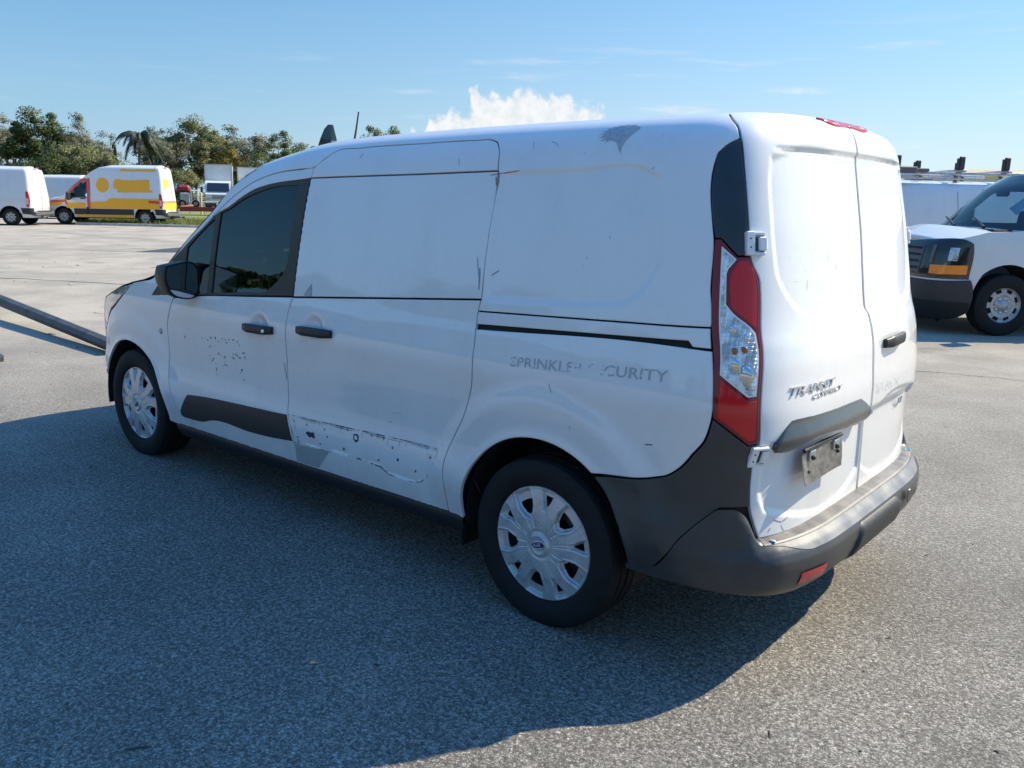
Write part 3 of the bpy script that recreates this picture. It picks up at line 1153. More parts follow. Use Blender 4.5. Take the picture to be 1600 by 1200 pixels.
    trim = [(1.457, 1.624), (1.519, 1.618), (1.683, 1.606), (1.814, 1.590), (1.918, 1.567), (2.018, 1.527), (2.118, 1.478), (2.187, 1.454), (2.327, 1.370), (2.46, 1.282),
            (2.66, 1.105), (2.79, .984), (2.35, 1.026), (1.80, 1.072), (1.482, 1.098)]
    g_main = [(1.537, 1.595), (1.541, 1.50), (1.546, 1.39), (1.555, 1.239), (1.573, 1.195), (1.629, 1.145), (1.723, 1.094), (1.80, 1.088), (2.165, 1.056), (2.165, 1.452), (2.10, 1.473), (2.012, 1.514), (1.884, 1.555), (1.728, 1.585)]
    g_small = [(2.213, 1.424), (2.30, 1.370), (2.44, 1.268), (2.438, 1.183), (2.39, 1.105), (2.375, 1.036), (2.213, 1.050)]
    doors = panel(VAN, 'front_door', door, W, van, corner=30, **two)
    clad = [(2.441, .480), (2.414, .483), (1.807, .520), (1.645, .527), (1.536, .533), (1.496, .412), (1.658, .396), (1.825, .386), (2.250, .369), (2.290, .356), (2.326, .350), (2.515, .339), (2.535, .347), (2.537, .372), (2.493, .428)]
    for s, d in zip((1, -1), doors):
        kw = dict(mirror=s < 0)
        panel(VAN, 'window_frame', frame, W, d, corner=30, gap=.001, **kw)
        panel(VAN, 'window_surround', trim, MATS['bronze_trim'], d, holes=[g_main, g_small], off=.0006, gap=.0008, h=.014, corner=34, **kw)
        panel(VAN, 'door_window', g_main, MATS['tinted_glass'], d, off=-.006, gap=-.004, depth=0, edge=0, h=.03, **kw)
        panel(VAN, 'quarter_window', g_small, MATS['tinted_glass'], d, off=-.006, gap=-.004, depth=0, edge=0, h=.03, **kw)
        panel(VAN, 'door_cladding', clad, BP, d, off=.007, gap=0, depth=.009, edge=.006, drop=.004, h=.016, corner=24, **kw)
        handle('door_handle', 1.731, .922, .240, d, s, lock=True)
        mirror_unit(s, d)
    # peeled-off sign on the front door
    r1 = random.Random(8)
    flecks = []
    for q, z, w, hh in FLECKS:
        w, hh = w * .00135, hh * .00095
        k = r1.randint(5, 7)
        flecks.append([(q + w * .5 * math.cos(6.283 * i / k) * r1.uniform(.45, 1.1), z + hh * .5 * math.sin(6.283 * i / k) * r1.uniform(.45, 1.1)) for i in range(k)])
    patches('sign_flecks', flecks, MATS['scuff_dark'], doors[0])['kind'] = 'stuff'

    # ---- sliding doors
    sl = [(1.480, 1.0915), (1.505, 1.028), (1.515, .957), (1.520, .85), (1.528, .72), (1.531, .60), (1.530, .55), (1.489, .42), (1.487, .374), (1.485, .302), (.471, .324), (.471, .426), (.476, .512),
          (.461, .581), (.424, .657), (.385, .729), (.361, .795), (.340, .869), (.336, .992), (.338, 1.075), (.338, 1.141), (.331, 1.1845)]
    blank = [(1.482, 1.0962), (1.457, 1.625), (1.101, 1.633), (.766, 1.640), (.333, 1.651), (.324, 1.561), (.330, 1.437), (.332, 1.312), (.330, 1.1888)]
    strip = [(1.457, 1.628), (1.449, 1.674), (1.391, 1.710), (1.334, 1.741), (1.174, 1.753), (.822, 1.762), (.486, 1.767), (.407, 1.766), (.376, 1.757), (.357, 1.736), (.335, 1.654), (.766, 1.643), (1.101, 1.636)]
    sdoors = panel(VAN, 'sliding_door', sl, W, van, corner=30, **two)
    for s, d in zip((1, -1), sdoors):
        kw = dict(mirror=s < 0)
        panel(VAN, 'blank_window_panel', blank, W, d, off=-.0015, corner=30, gap=.0015, **kw)
        panel(VAN, 'upper_door_strip', strip, W, d, corner=30, gap=.0015, **kw)
        handle('door_handle', 1.293, .956, .246, d, s, lock=False)
    # where the cladding is missing: primer, screw holes, a grimy outline
    d = sdoors[0]
    panel(VAN, 'primer_patch', [(1.480, .407), (1.21, .417), (1.317, .312), (1.482, .308)], MATS['primer_grey'], d, off=.0006, gap=.003, depth=0, edge=0, h=.02)
    lines = [[(1.523, .536), (1.30, .545), (1.104, .554), (.927, .562), (.711, .571), (.527, .576)], [(1.515, .529), (1.104, .545), (.927, .553), (.70, .562), (.535, .566)],
             [(.524, .57), (.527, .553), (.580, .452), (.606, .424), (.640, .408), (.687, .404)], [(.74, .405), (.812, .403), (.864, .426), (1.012, .431), (1.15, .427)], [(1.49, .409), (1.35, .412), (1.20, .418)],
             [(1.495, .53), (1.475, .50), (1.468, .47)], [(1.47, .44), (1.45, .418), (1.40, .405)]]
    strokes('grime_outline', lines, [.0042, .0022, .0035, .0055, .0045, .003, .006], MATS['grime_line'], d)['kind'] = 'stuff'
    drips = []
    r2 = random.Random(5)
    for i in range(26):
        q = r2.uniform(.56, 1.48)
        z0 = .545 + (1.48 - q) * .026
        drips.append([(q, z0), (q + r2.uniform(-.006, .006), z0 - r2.uniform(.01, .035))])
    strokes('grime_drips', drips, [.0022] * len(drips), MATS['grime_line'], d)['kind'] = 'stuff'
    hb, sb = MB(), MB()
    for i, (q, z) in enumerate([(1.479, .513), (1.382, .513), (1.249, .516), (1.454, .439), (1.36, .461), (1.228, .485), (1.282, .442), (1.086, .545), (.926, .550), (1.11, .453), (.879, .455), (.791, .527), (.755, .481), (.566, .533), (.650, .457)]):
        p = VAN.pos(q, z)
        big = i >= 9
        hb.lathe([(0, .0006), (.007 if big else .0048, .0006)], (p[0], p[1], p[2]), n=10)
        if i in (11, 13, 14, 10):
            sb.lathe([(0, .004), (.006, .004), (.008, .001)], (p[0] + .005, p[1], p[2] + .004), n=10)
    hb.build('screw_holes', MATS['scuff_dark'], d)['kind'] = 'stuff'
    sb.build('screw_heads', MATS['hinge_white'], d)['kind'] = 'stuff'
    blob = [[(1.39, .472), (1.375, .483), (1.35, .482), (1.33, .487), (1.318, .470), (1.325, .455), (1.345, .462), (1.36, .455)], [(1.045, .535), (1.02, .54), (1.008, .53), (1.012, .508), (1.03, .500), (1.046, .512)]]
    patches('missing_clips', blob, MATS['scuff_dark'], d)['kind'] = 'stuff'
    p = VAN.pos(1.028, .521)
    MB().lathe([(0, .004), (.008, .004), (.011, .001)], tuple(p), n=12).build('clip_head', MATS['hinge_white'], d)
    # scratches and knocks
    patches('torn_film', [[(1.405, 1.108), (1.345, 1.108), (1.353, 1.165)]], MATS['film_grey'], d)
    strokes('scratches', [[(1.40, .90), (1.385, .903)], [(1.37, .775), (1.36, .776)], [(.50, .60), (.49, .597)], [(.80, .672), (.76, .68), (.735, .672)], [(.82, .63), (.80, .632)], [(.372, 1.34), (.350, 1.26)], [(1.14, 1.706), (1.128, 1.73)], [(.545, 1.70), (.535, 1.675)],
                          [(.352, 1.30), (.345, 1.22)], [(1.545, .78), (1.535, .70)]],
            [.003, .0025, .0025, .002, .003, .003, .005, .003, .006, .007], MATS['scuff_grey'], d)

    # the torn arrow-shaped film on the upper side panel, rust at the door corner, small chips, peeled lettering
    s_l, q_l = side[0], rq[0]
    arrow = [(-.232, 1.787), (-.205, 1.792), (-.18, 1.797), (-.15, 1.797), (-.125, 1.799), (-.10, 1.796), (-.075, 1.797), (-.05, 1.792), (-.025, 1.793), (-.035, 1.788), (.012, 1.789), (-.015, 1.783),
             (.040, 1.779), (-.005, 1.776), (.048, 1.768), (.0, 1.768), (.040, 1.757), (-.012, 1.760), (.020, 1.746), (-.025, 1.753), (-.02, 1.742), (-.055, 1.750), (-.10, 1.742), (-.125, 1.722), (-.155, 1.702), (-.148, 1.724), (-.163, 1.745), (-.19, 1.765), (-.215, 1.778)]
    arrow = [(-.235 + (q + .232) * .56, z) for q, z in arrow]
    panel(VAN, 'torn_arrow_decal', arrow, MATS['film_grey'], s_l, off=.0008, gap=0, depth=0, edge=0, h=.016, rnd=False)
    strokes('scratches', [[(.195, 1.755), (.185, 1.725)], [(.115, 1.752), (.09, 1.745), (.075, 1.732)], [(.295, 1.278), (.26, 1.298)], [(-.32, 1.655), (-.33, 1.66)], [(-.20, 1.44), (-.20, 1.432)], [(-.12, 1.37), (-.12, 1.362)], [(-.33, 1.76), (-.332, 1.757)], [(-.045, 1.71), (-.047, 1.705)]],
            [.0025, .0025, .005, .003, .003, .003, .003, .003], MATS['scuff_grey'], s_l)
    strokes('rust_streaks', [[(.365, 1.636), (.318, 1.642), (.23, 1.652)], [(.335, 1.63), (.326, 1.60)]], [.0035, .006], MATS['rust'], s_l)
    text_on(VAN, 'peeled_lettering', "SPRINKLER SECURITY", MATS['peeled_lettering'], q_l, (.150, .966), (-.480, 1.006), .036, bold=.012)
    strokes('scratches', [[(-.03, .93), (-.045, .90)], [(-.42, .79), (-.445, .795)], [(-.16, .66), (-.17, .655)], [(.30, .50), (.27, .46)], [(-.13, .80), (-.135, .79)]], [.002, .004, .003, .003, .002], MATS['scuff_dark'], q_l)

    # ---- dark rear pillar, tail lamps, rear doors
    dp = [(-.665, 1.744), (-.620, 1.726), (-.588, 1.701), (-.580, 1.671), (-.592, 1.48), (-.600, 1.450), (-.620, 1.450), (-.676, 1.400), (-.712, 1.400), (-.703, 1.531), (-.688, 1.644)]
    panel(VAN, 'dark_pillar_panel', dp, MATS['gloss_black'], van, gap=.001, **two)
    tl = [(-.600, 1.446), (-.618, 1.447), (-.675, 1.395), (-.716, 1.398), (-.724, 1.375), (-.745, 1.330), (-.751, 1.300), (-.752, 1.157), (-.752, .950), (-.752, .838), (-.722, .832), (-.620, .915), (-.609, 1.116), (-.604, 1.20), (-.600, 1.32)]
    cl = [(-.624, 1.424), (-.670, 1.388), (-.647, 1.360), (-.642, 1.345), (-.645, 1.255), (-.668, 1.228), (-.722, 1.186), (-.735, 1.170), (-.737, 1.15), (-.738, .985), (-.713, .983), (-.632, 1.047), (-.629, 1.171)]
    for s, t in zip((1, -1), panel(VAN, 'tail_lamp', tl, MATS['dark_red_lens'], van, off=.004, gap=.001, depth=.02, h=.012, corner=22, **two)):
        kw = dict(mirror=s < 0)
        panel(VAN, 'lens_rim', cl, MATS['white_print'], t, off=.0055, gap=-.001, depth=.003, edge=0, h=.03, corner=18, **kw)
        panel(VAN, 'clear_lens', cl, MATS['ribbed_reflector'], t, off=.0065, gap=.0028, depth=.003, edge=.002, h=.012, corner=18, **kw)
        panel(VAN, 'red_lens', [(-.680, 1.386), (-.712, 1.386), (-.735, 1.335), (-.741, 1.300), (-.742, 1.19), (-.736, 1.186), (-.660, 1.246), (-.655, 1.340), (-.658, 1.352)], MATS['red_lens'], t, off=.006, gap=.001, depth=.003, edge=.002, corner=24, **kw)
        panel(VAN, 'red_lens', [(-.632, 1.035), (-.712, .972), (-.742, .972), (-.742, .850), (-.722, .845), (-.632, .918)], MATS['red_lens'], t, off=.006, gap=.001, depth=.003, edge=.002, corner=24, **kw)
        for q, z, r in ((-.668, 1.118, .016), (-.695, 1.122, .016)):
            c = VAN.pos(q, z, .006) * [1, s, 1]
            MB().ell(c, (r * .8, r * .4, r * .7)).build('bulb', MATS['dull_orange'], t, True)
        for q, z, r in ((-.67, 1.075, .02), (-.70, 1.045, .028), (-.665, 1.18, .014), (-.705, 1.155, .012)):
            c = VAN.pos(q, z, .004) * [1, s, 1]
            MB().ell(c, (r, r * .4, r * 1.2)).build('lamp_bowl', MATS['chrome'], t, True)

    ldoor = [(-.614, 1.811), (-.6495, 1.779), (-.667, 1.745), (-.690, 1.644), (-.705, 1.531), (-.712, 1.466), (-.719, 1.398), (-.727, 1.375), (-.752, 1.330), (-.757, 1.295), (-.757, 1.157), (-.757, .943),
             (-.759, .819), (-.753, .675), (-.757, .626), (-.803, .513), (-1.148, .503), (-1.4988, .503), (-1.4988, 1.823), (-1.10, 1.823), (-.80, 1.823), (-.66, 1.824), (-.605, 1.824)]
    garn = [(-.816, .806), (-.811, .833), (-.872, .888), (-.884, .896), (-1.384, .885), (-1.405, .875), (-1.444, .845), (-1.468, .823), (-1.43, .790), (-1.311, .803), (-.94, .819), (-.870, .800)]
    rd = panel(VAN, 'rear_door', ldoor, W, van, corner=30, gap=.0022, h=.009, **two)
    for s, d in zip((1, -1), rd):
        for q, z in ((-.722, 1.436), (-.762, .793)):
            hinge(q, z, d, s)
    d = rd[0]

    def gpos(q, z, off=0):
        w = 1 - np.clip((np.asarray(z) - .79) / .105, 0, 1)
        return VAN.base(q, np.asarray(z) + 0 * np.asarray(q)) + VAN.bn(q, z) * (off + .003 + .018 * sm(0, .62, w) - .005 * sm(.75, 1.0, w))[..., None]
    panel(VAN, 'number_plate_garnish', garn, MATS['gloss_garnish'], d, posf=gpos, gap=.0, depth=.03, edge=.004, drop=.004, h=.012, corner=24)
    c = VAN.pos(-1.448, .832, .012)
    MB().lathe([(0, .012), (.010, .012), (.012, .006), (.012, -.02)], tuple(c), axis='x', sgn=-1, n=14).build('garnish_latch', MATS['chrome'], d, True)
    # licence plate: an empty, bent holder plate
    plate(d)
    text_on(VAN, 'chrome_lettering', "TRANSIT", MATS['chrome'], d, (-.868, .974), (-1.140, .972), .027, extrude=.004, shear=.25, bold=.008)
    text_on(VAN, 'chrome_lettering', "CONNECT", MATS['chrome'], d, (-.990, .949), (-1.198, .951), .0155, extrude=.003, shear=.25, bold=.008)
    strokes('scuffs', [[(-.86, .565), (-.90, .55), (-.94, .558)], [(-.84, .53), (-.85, .54)], [(-.90, .54), (-.92, .515)], [(-1.24, 1.36), (-1.25, 1.35)], [(-1.16, 1.40), (-1.165, 1.375)], [(-1.01, 1.32), (-1.005, 1.29)]], [.004, .005, .003, .002, .002, .002], MATS['scuff_grey'], d)
    r4 = random.Random(3)
    strokes('grime_spots', [[(q, z), (q + .004, z)] for q, z in [(r4.uniform(-1.46, -.85), r4.uniform(1.2, 1.45)) for _ in range(24)]], [.0022] * 24, MATS['scuff_grey'], d)
    # right door: small handle, badge, ghost of removed lettering
    d = rd[1]
    handle('rear_handle', -1.712, 1.058, .215, d, 1, lock=False)
    text_on(VAN, 'chrome_badge', "XL", MATS['scuff_grey'], d, (-1.885, .768), (-1.955, .770), .03, extrude=.003)
    gl = [[(-1.538, .913), (-1.545, .875)], [(-1.562, .905), (-1.570, .872)], [(-1.590, .911), (-1.611, .869)], [(-1.635, .912), (-1.645, .868)], [(-1.661, .905), (-1.680, .870)], [(-1.69, .90), (-1.712, .87)], [(-1.732, .907), (-1.80, .866)], [(-1.80, .905), (-1.742, .872)], [(-1.64, .890), (-1.675, .890)]]
    strokes('removed_lettering', gl, [.008, .006, .007, .008, .006, .007, .006, .006, .006], MATS['ghost_lettering'], d)['kind'] = 'stuff'
    # high brake lamp across the middle of the door tops
    panel(VAN, 'high_brake_lamp', [(-1.20, 1.8225), (-1.24, 1.812), (-1.4999, 1.806), (-1.4999, 1.8225)], MATS['red_lens'], van, off=.006, gap=0, depth=.012, edge=.003, h=.02, **two)

    # ---- bumper
    build_bumper(van)
    # ---- sills, arches, wheels, floor, cabin
    for s in (1, -1):
        V, F = [], []
        qs = np.linspace(2.64, .40, 30)
        for q in qs:
            zt = .279 + (2.66 - q) * .0185
            for dz, off in ((.004, -.012), (-.004, -.004), (-.03, -.002), (-.075, -.012), (-.085, -.03), (-.085, -.10)):
                p = VAN.base(q, zt + dz)
                V.append((p[0], (p[1] + off) * s, zt + dz))
        for i in range(len(qs) - 1):
            for k in range(5):
                f = (i * 6 + k, i * 6 + k + 1, (i + 1) * 6 + k + 1, (i + 1) * 6 + k)
                F.append(f if s > 0 else f[::-1])
        mk('sill', V, F, BP, van)
    wz = {0: .322, 1: .322}
    for s in (1, -1):
        for ax, (x, y) in enumerate(((0.0, .79), (3.061, .785))):
            c = (x, y * s, .322)
            road_wheel(van, c, s, rot=11 if ax == 0 else 25)
            # arch liner
            m = MB()
            V, F = [], []
            cz, R = (.338, .392) if ax == 0 else (.312, .391)
            cx = 0.0 if ax == 0 else 3.075
            for k in range(25):
                a = math.radians(-8 + 196 * k / 24)
                for yy in (.868 if ax == 0 else .875, .55):
                    V.append((cx + R * math.cos(a), yy * s, cz + R * math.sin(a)))
            for k in range(24):
                f = (2 * k, 2 * k + 1, 2 * k + 3, 2 * k + 2)
                F.append(f)
            V.append((cx, .55 * s, cz))
            F += [(2 * k + 1, 50, 2 * k + 3) for k in range(24)]
            mk('wheel_arch_liner', V, F, MATS['seam_dark'], van, smooth=False)
        MB().box((.41, s * .80 - .09, .19), (.425, s * .80 + .07, .33), .004).build('mud_flap', MATS['rubber'], van)
    b = MB()
    b.box((-.62, -.70, .28), (-.42, .70, .36), .03)
    b.box((.42, -.80, .22), (2.62, .80, .33), .03)
    b.box((3.46, -.74, .21), (3.72, .74, .52), .05)  # added block, keeps stray sun off the ground under the nose
    b.box((2.63, -.66, .23), (3.45, .66, .40), .03)  # added between the front wheels to block stray sun
    b.tube([(-.5, -.35, .30), (.3, -.35, .27), (1.6, -.3, .24)], .04, 10)
    b.tube([(0, -.70, .322), (0, .70, .322)], .05, 10)
    b.build('underbody', MATS['seam_dark'], van)
    # inner liner: closes the seams from inside
    def liner_pos(q, z, off=0):
        return VAN.base(q, z) - VAN.bn(q, z) * .019
    hole_w = [(1.50, 1.115), (2.40, 1.06), (2.44, 1.27), (2.2, 1.43), (1.9, 1.54), (1.53, 1.60)]
    lin = [(q, e_top(q) - .012) for q in ROOFQ[1:]] + [(2.0, 1.63), (2.25, 1.44), (2.46, 1.285), (2.62, 1.16), (2.79, 1.07), (3.2, .98), (3.46, .88), (3.46, .3)]
    lin += arc((3.075, .312), .395, 0, 180, 20) + [(2.62, .30), (.42, .335)] + arc((0, .338), .395, 0, 180, 20) + [(-.42, .37), (-.6, .36), (-.75, .55), (-1.0, .52), (-1.4995, .52), (-1.4995, 1.81), (-.64, 1.805)]
    panel(VAN, 'inner_liner', lin, MATS['seam_dark'], van, posf=liner_pos, gap=0, depth=0, edge=0, h=.07, holes=[hole_w], corner=20, both=True)
    cabin(van)
    return van


FLECKS = [(2.442, 0.797, 9, 26), (2.266, 0.813, 14, 8), (2.236, 0.813, 6, 8), (2.211, 0.806, 8, 18), (2.178, 0.824, 12, 14), (2.134, 0.828, 10, 24), (2.108, 0.813, 14, 10), (2.069, 0.83, 12, 6), (2.041, 0.829, 10, 10), (2.03, 0.816, 12, 12), (2.002, 0.835, 14, 10), (1.967, 0.837, 14, 10), (1.931, 0.832, 6, 16), (1.916, 0.816, 6, 12), (2.196, 0.774, 12, 10), (2.193, 0.787, 6, 8), (2.154, 0.784, 8, 4), (2.207, 0.725, 8, 14), (2.172, 0.715, 10, 14), (2.189, 0.703, 10, 16), (2.157, 0.693, 6, 10), (2.118, 0.747, 10, 20), (2.102, 0.741, 8, 6), (2.063, 0.736, 12, 16), (2.068, 0.71, 5, 8), (2.067, 0.696, 12, 8), (2.086, 0.687, 8, 6), (2.05, 0.695, 10, 8), (2.155, 0.663, 6, 16), (2.155, 0.652, 6, 8), (2.155, 0.633, 8, 6), (1.978, 0.764, 16, 8), (1.957, 0.764, 8, 14), (1.944, 0.76, 8, 20), (1.991, 0.747, 14, 8), (1.979, 0.74, 12, 14), (1.922, 0.752, 14, 14), (1.876, 0.762, 7, 26), (1.886, 0.781, 18, 10), (1.915, 0.693, 16, 20), (1.924, 0.678, 8, 6), (1.946, 0.666, 8, 4), (1.905, 0.642, 8, 14), (1.865, 0.786, 6, 6)]


def dense_open(pts, h):
    out = []
    for a, b in zip(pts[:-1], pts[1:]):
        n = max(1, int(np.hypot(b[0] - a[0], b[1] - a[1]) / h))
        out += [(a[0] + (b[0] - a[0]) * k / n, a[1] + (b[1] - a[1]) * k / n) for k in range(n)]
    return out + [pts[-1]]


def strokes(name, lines, widths, mat, parent, skin=None, off=.0007):
    skin = skin or VAN
    V, F = [], []
    for ln, w in zip(lines, widths):
        ln = dense_open(ln, .02)
        ln = np.array(ln)
        t = np.gradient(ln, axis=0) if len(ln) > 1 else np.array([[1, 0]])
        t /= np.linalg.norm(t, axis=1, keepdims=True) + 1e-9
        nn = np.stack([-t[:, 1], t[:, 0]], 1)
        k = len(V)
        ww = np.array([w * (.45 + .55 * math.sin(math.pi * min(1, max(0, (i + .5) / len(ln))))) for i in range(len(ln))])
        a, b = ln + nn * ww[:, None] / 2, ln - nn * ww[:, None] / 2
        for i in range(len(ln)):
            V.append(skin.pos(a[i, 0], a[i, 1], off))
            V.append(skin.pos(b[i, 0], b[i, 1], off))
        F += [(k + 2 * i, k + 2 * i + 1, k + 2 * i + 3, k + 2 * i + 2) for i in range(len(ln) - 1)]
    o = mk(name, V, F, mat, parent, smooth=False)
    if len(lines) > 1:
        o['kind'] = 'stuff'
    return o


def patches(name, polys, mat, parent, skin=None, off=.0007):
    skin = skin or VAN
    V, F = [], []
    for poly in polys:
        P = np.array(poly)
        r = delaunay_2d_cdt([Vector(p) for p in P], [(i, (i + 1) % len(P)) for i in range(len(P))], [], 0, 1e-7)
        v2 = np.array([tuple(v) for v in r[0]])
        k = len(V)
        for t in r[2]:
            if sdf(v2[list(t)].mean(0)[None], P)[0] < 0:
                F.append(tuple(i + k for i in t)[::-1])
        V += [skin.pos(q, z, off) for q, z in v2]
    return mk(name, V, F, mat, parent, smooth=False)


def handle(name, q, z, length, parent, s, lock):
    """a grip bar bridging a pressed bowl"""
    V, F = [], []
    n, m = 14, 10
    for i in range(n + 1):
        u = i / n
        qq = q + length * (.5 - u)
        zz = z + (.5 - u) * -.10 * length * 0
        zz = z + (qq - q) * -.03
        e = min(1, 4.0 * min(u, 1 - u) + .25)
        hgt = .0215 * (.75 + .25 * e)
        out = .008 + .020 * min(1, 3.2 * min(u, 1 - u) + .30)
        c = VAN.base(qq, zz)
        nn = VAN.bn(qq, zz)
        for k in range(m):
            a = 2 * math.pi * k / m
            ca, sa = math.cos(a), math.sin(a)
            p = c + nn * (out - .008 + .011 * abs(ca) ** .7 * np.sign(ca)) + np.array([0, 0, 1]) * hgt * abs(sa) ** .6 * np.sign(sa)
            V.append(p * [1, s, 1])
    for i in range(n):
        for k in range(m):
            f = (i * m + k, i * m + (k + 1) % m, (i + 1) * m + (k + 1) % m, (i + 1) * m + k)
            F.append(f if s > 0 else f[::-1])
    F += [tuple(range(m)), tuple(n * m + k for k in range(m))[::-1]]
    h = mk(name, V, F, MATS['black_plastic'], parent)
    h.data.set_sharp_from_angle(angle=math.radians(50))
    if lock:
        p = VAN.pos(q - length * .33, z, .032) * [1, s, 1]
        MB().lathe([(0, .003), (.008, .003), (.0095, 0), (.0095, -.004)], tuple(p), n=16, sgn=s).build('key_lock', MATS['chrome'], parent, True)


def mirror_unit(s, parent):
    """door mirror: rounded housing, glass facing rearwards, short arm"""
    out = [(1.062, 1.188), (.985, 1.199), (.918, 1.200), (.889, 1.180), (.878, 1.10), (.882, 1.055), (.905, 1.027), (.985, 1.024), (1.035, 1.045), (1.066, 1.09), (1.074, 1.145)]
    out = dense(out, .02, corner=60)
    c = out.mean(0)
    rings = [(2.285, .97), (2.282, 1.02), (2.30, 1.05), (2.34, 1.04), (2.39, .97), (2.425, .82), (2.445, .55), (2.452, .12)]
    V, F = [], []
    m = len(out)
    for x, k in rings:
        for p in out:
            w = c + (p - c) * k
            V.append((x + (w[0] - c[0]) * -.12, w[0] * s, w[1]))
    for i in range(len(rings) - 1):
        for k in range(m):
            f = (i * m + k, i * m + (k + 1) % m, (i + 1) * m + (k + 1) % m, (i + 1) * m + k)
            F.append(f if s < 0 else f[::-1])
    F.append(tuple((len(rings) - 1) * m + k for k in range(m)))
    mk('mirror_housing', V, F, MATS['black_plastic'], parent)
    V = [(2.284, c[0] * s, c[1])] + [(2.286 + (p[0] - c[0]) * -.16, (c[0] + (p[0] - c[0]) * .955) * s, c[1] + (p[1] - c[1]) * .955) for p in out]
    F = [(0, 1 + k, 1 + (k + 1) % m) for k in range(m)]
    mk('mirror_glass', V, F if s > 0 else [f[::-1] for f in F], MATS['mirror_silver'], parent, smooth=False)
    b = MB()
    b.tube([(2.36, .90 * s, 1.06), (2.38, .84 * s, 1.03)], [.035, .05], 12)
    b.build('mirror_arm', MATS['black_plastic'], parent, True)


def hinge(q, z, parent, s):
    c = VAN.pos(q, z) * [1, s, 1]
    n = VAN.bn(q, z) * [1, s, 1]
    t = np.cross(n, [0, 0, 1]) * s          # forward along the skin
    t /= np.linalg.norm(t)
    R = np.stack([t, n, np.cross(t, n)], 1)
    b = MB()

    def bx(lo, hi, bev=.002):
        m = MB().box(lo, hi, bev)
        b.add([c + R @ np.array(v) for v in m.V], m.F)
    sg = s
    bx((-.004, -.012, -.036), (.024, .014, .036), .003)
    bx((-.034, -.012, -.040), (-.004, .020, .032), .003) if False else None
    bx((-.038, -.002, .024), (-.002, .013, .034))
    bx((-.038, -.002, -.036), (-.002, .013, -.027))
    bx((-.044, -.002, -.022), (-.016, .016, .020), .004)
    bx((-.040, -.006, -.033), (-.034, .010, .033))
    b.build('door_hinge', MATS['hinge_white'], parent)
    m = MB()
    for zz in (-.012, .014):
        p = c + R @ np.array([.012, 0.0145, zz])
        m.ell(p, (.003, .002, .003), 8, 5)
    m2 = MB().box((-.014, -.002, -.022), (-.005, .009, .018))
    m.add([c + R @ np.array(v) for v in m2.V], m2.F)
    m.build('hinge_bolts', MATS['scuff_dark'], parent)['kind'] = 'stuff'


def plate(parent):
    """bare metal holder, slightly bent, hanging from two brackets"""
    A = np.array(VAN.pos(-.948, .770, .030))
    B = np.array(VAN.pos(-1.236, .776, .030))
    ux = (B - A)
    wv = np.linalg.norm(ux)
    ux /= wv
    n = np.array([-ux[1], ux[0], 0]) * 1.0
    n = n if n[0] < 0 else -n
    up = np.array([.05, 0, 1.0])
    V, F = [], []
    nx, nz = 14, 8
    for side in (0, 1):
        for i in range(nx + 1):
            for k in range(nz + 1):
                u, v = i / nx, k / nz
                bend = .010 * math.sin(u * 2.6 + v) * v + .008 * (u - .5) ** 2 * 4 * v
                p = A + ux * (u * .300) + up * (-v * .100) + n * (bend + side * .0025)
                V.append(p)
    o = (nx + 1) * (nz + 1)
    for i in range(nx):
        for k in range(nz):
            a = i * (nz + 1) + k
            F.append((a, a + 1, a + nz + 2, a + nz + 1))
            F.append((o + a, o + a + nz + 1, o + a + nz + 2, o + a + 1))
    for i in range(nx):
        a, b2 = i * (nz + 1), (i + 1) * (nz + 1)
        F += [(a, b2, o + b2, o + a), (a + nz, o + a + nz, o + b2 + nz, b2 + nz)]
    for k in range(nz):
        a, b2 = k, nx * (nz + 1) + k
        F += [(a, o + a, o + a + 1, a + 1), (b2, b2 + 1, o + b2 + 1, o + b2)]
    mk('number_plate_holder', V, F, MATS['plate_metal'], parent, smooth=False)
    m, h = MB(), MB()
    for u in (.20, .80):
        p = A + ux * (u * .300) + n * .006 + np.array([0, 0, -.012])
        q = MB().box((-.020, -.004, -.016), (.020, .008, .018), .003)
        R = np.stack([ux, n, [0, 0, 1]], 1)
        MB().add([p + R @ np.array(v) for v in q.V], q.F).build('plate_bracket', MATS['chrome'], parent)
        h.ell(p + n * .008 + np.array([0, 0, -.006]), (.009, .009, .009), 10, 6)
    for u, v in ((.13, .62), (.87, .40)):
        p = A + ux * (u * .300) + up * (-v * .100) + n * .008
        h.ell(p, (.007, .007, .007), 10, 6)
    h.build('plate_screws', MATS['scuff_dark'], parent)['kind'] = 'stuff'
    m = MB()
    p0, p1 = A + np.array([0, 0, .012]) + n * .004, A + ux * .300 + np.array([0, 0, .012]) + n * .004
    m.tube([p0 + ux * .01, (p0 + p1) / 2 + np.array([0, 0, .004]), p1 - ux * .01], .007, 8)
    m.build('plate_bracket', MATS['black_plastic'], parent, True)


ZT = Spl([(-1.5, .517), (-.83, .517), (-.79, .54), (-.756, .6245), (-.662, .6215), (-.618, .583), (-.54, .485), (-.467, .3885), (-.40, .372), (-.36, .368)])
ZB = Spl([(-1.5, .305), (-.937, .309), (-.811, .326), (-.719, .340), (-.625, .350), (-.529, .353), (-.42, .350), (-.36, .350)])
BUMP_PROF = [(-.035, .514), (.020, .509), (.042, .503), (.052, .494), (.068, .480), (.083, .464), (.093, .444), (.095, .415), (.089, .380), (.076, .345), (.055, .320), (.02, .308), (-.06, .306)]


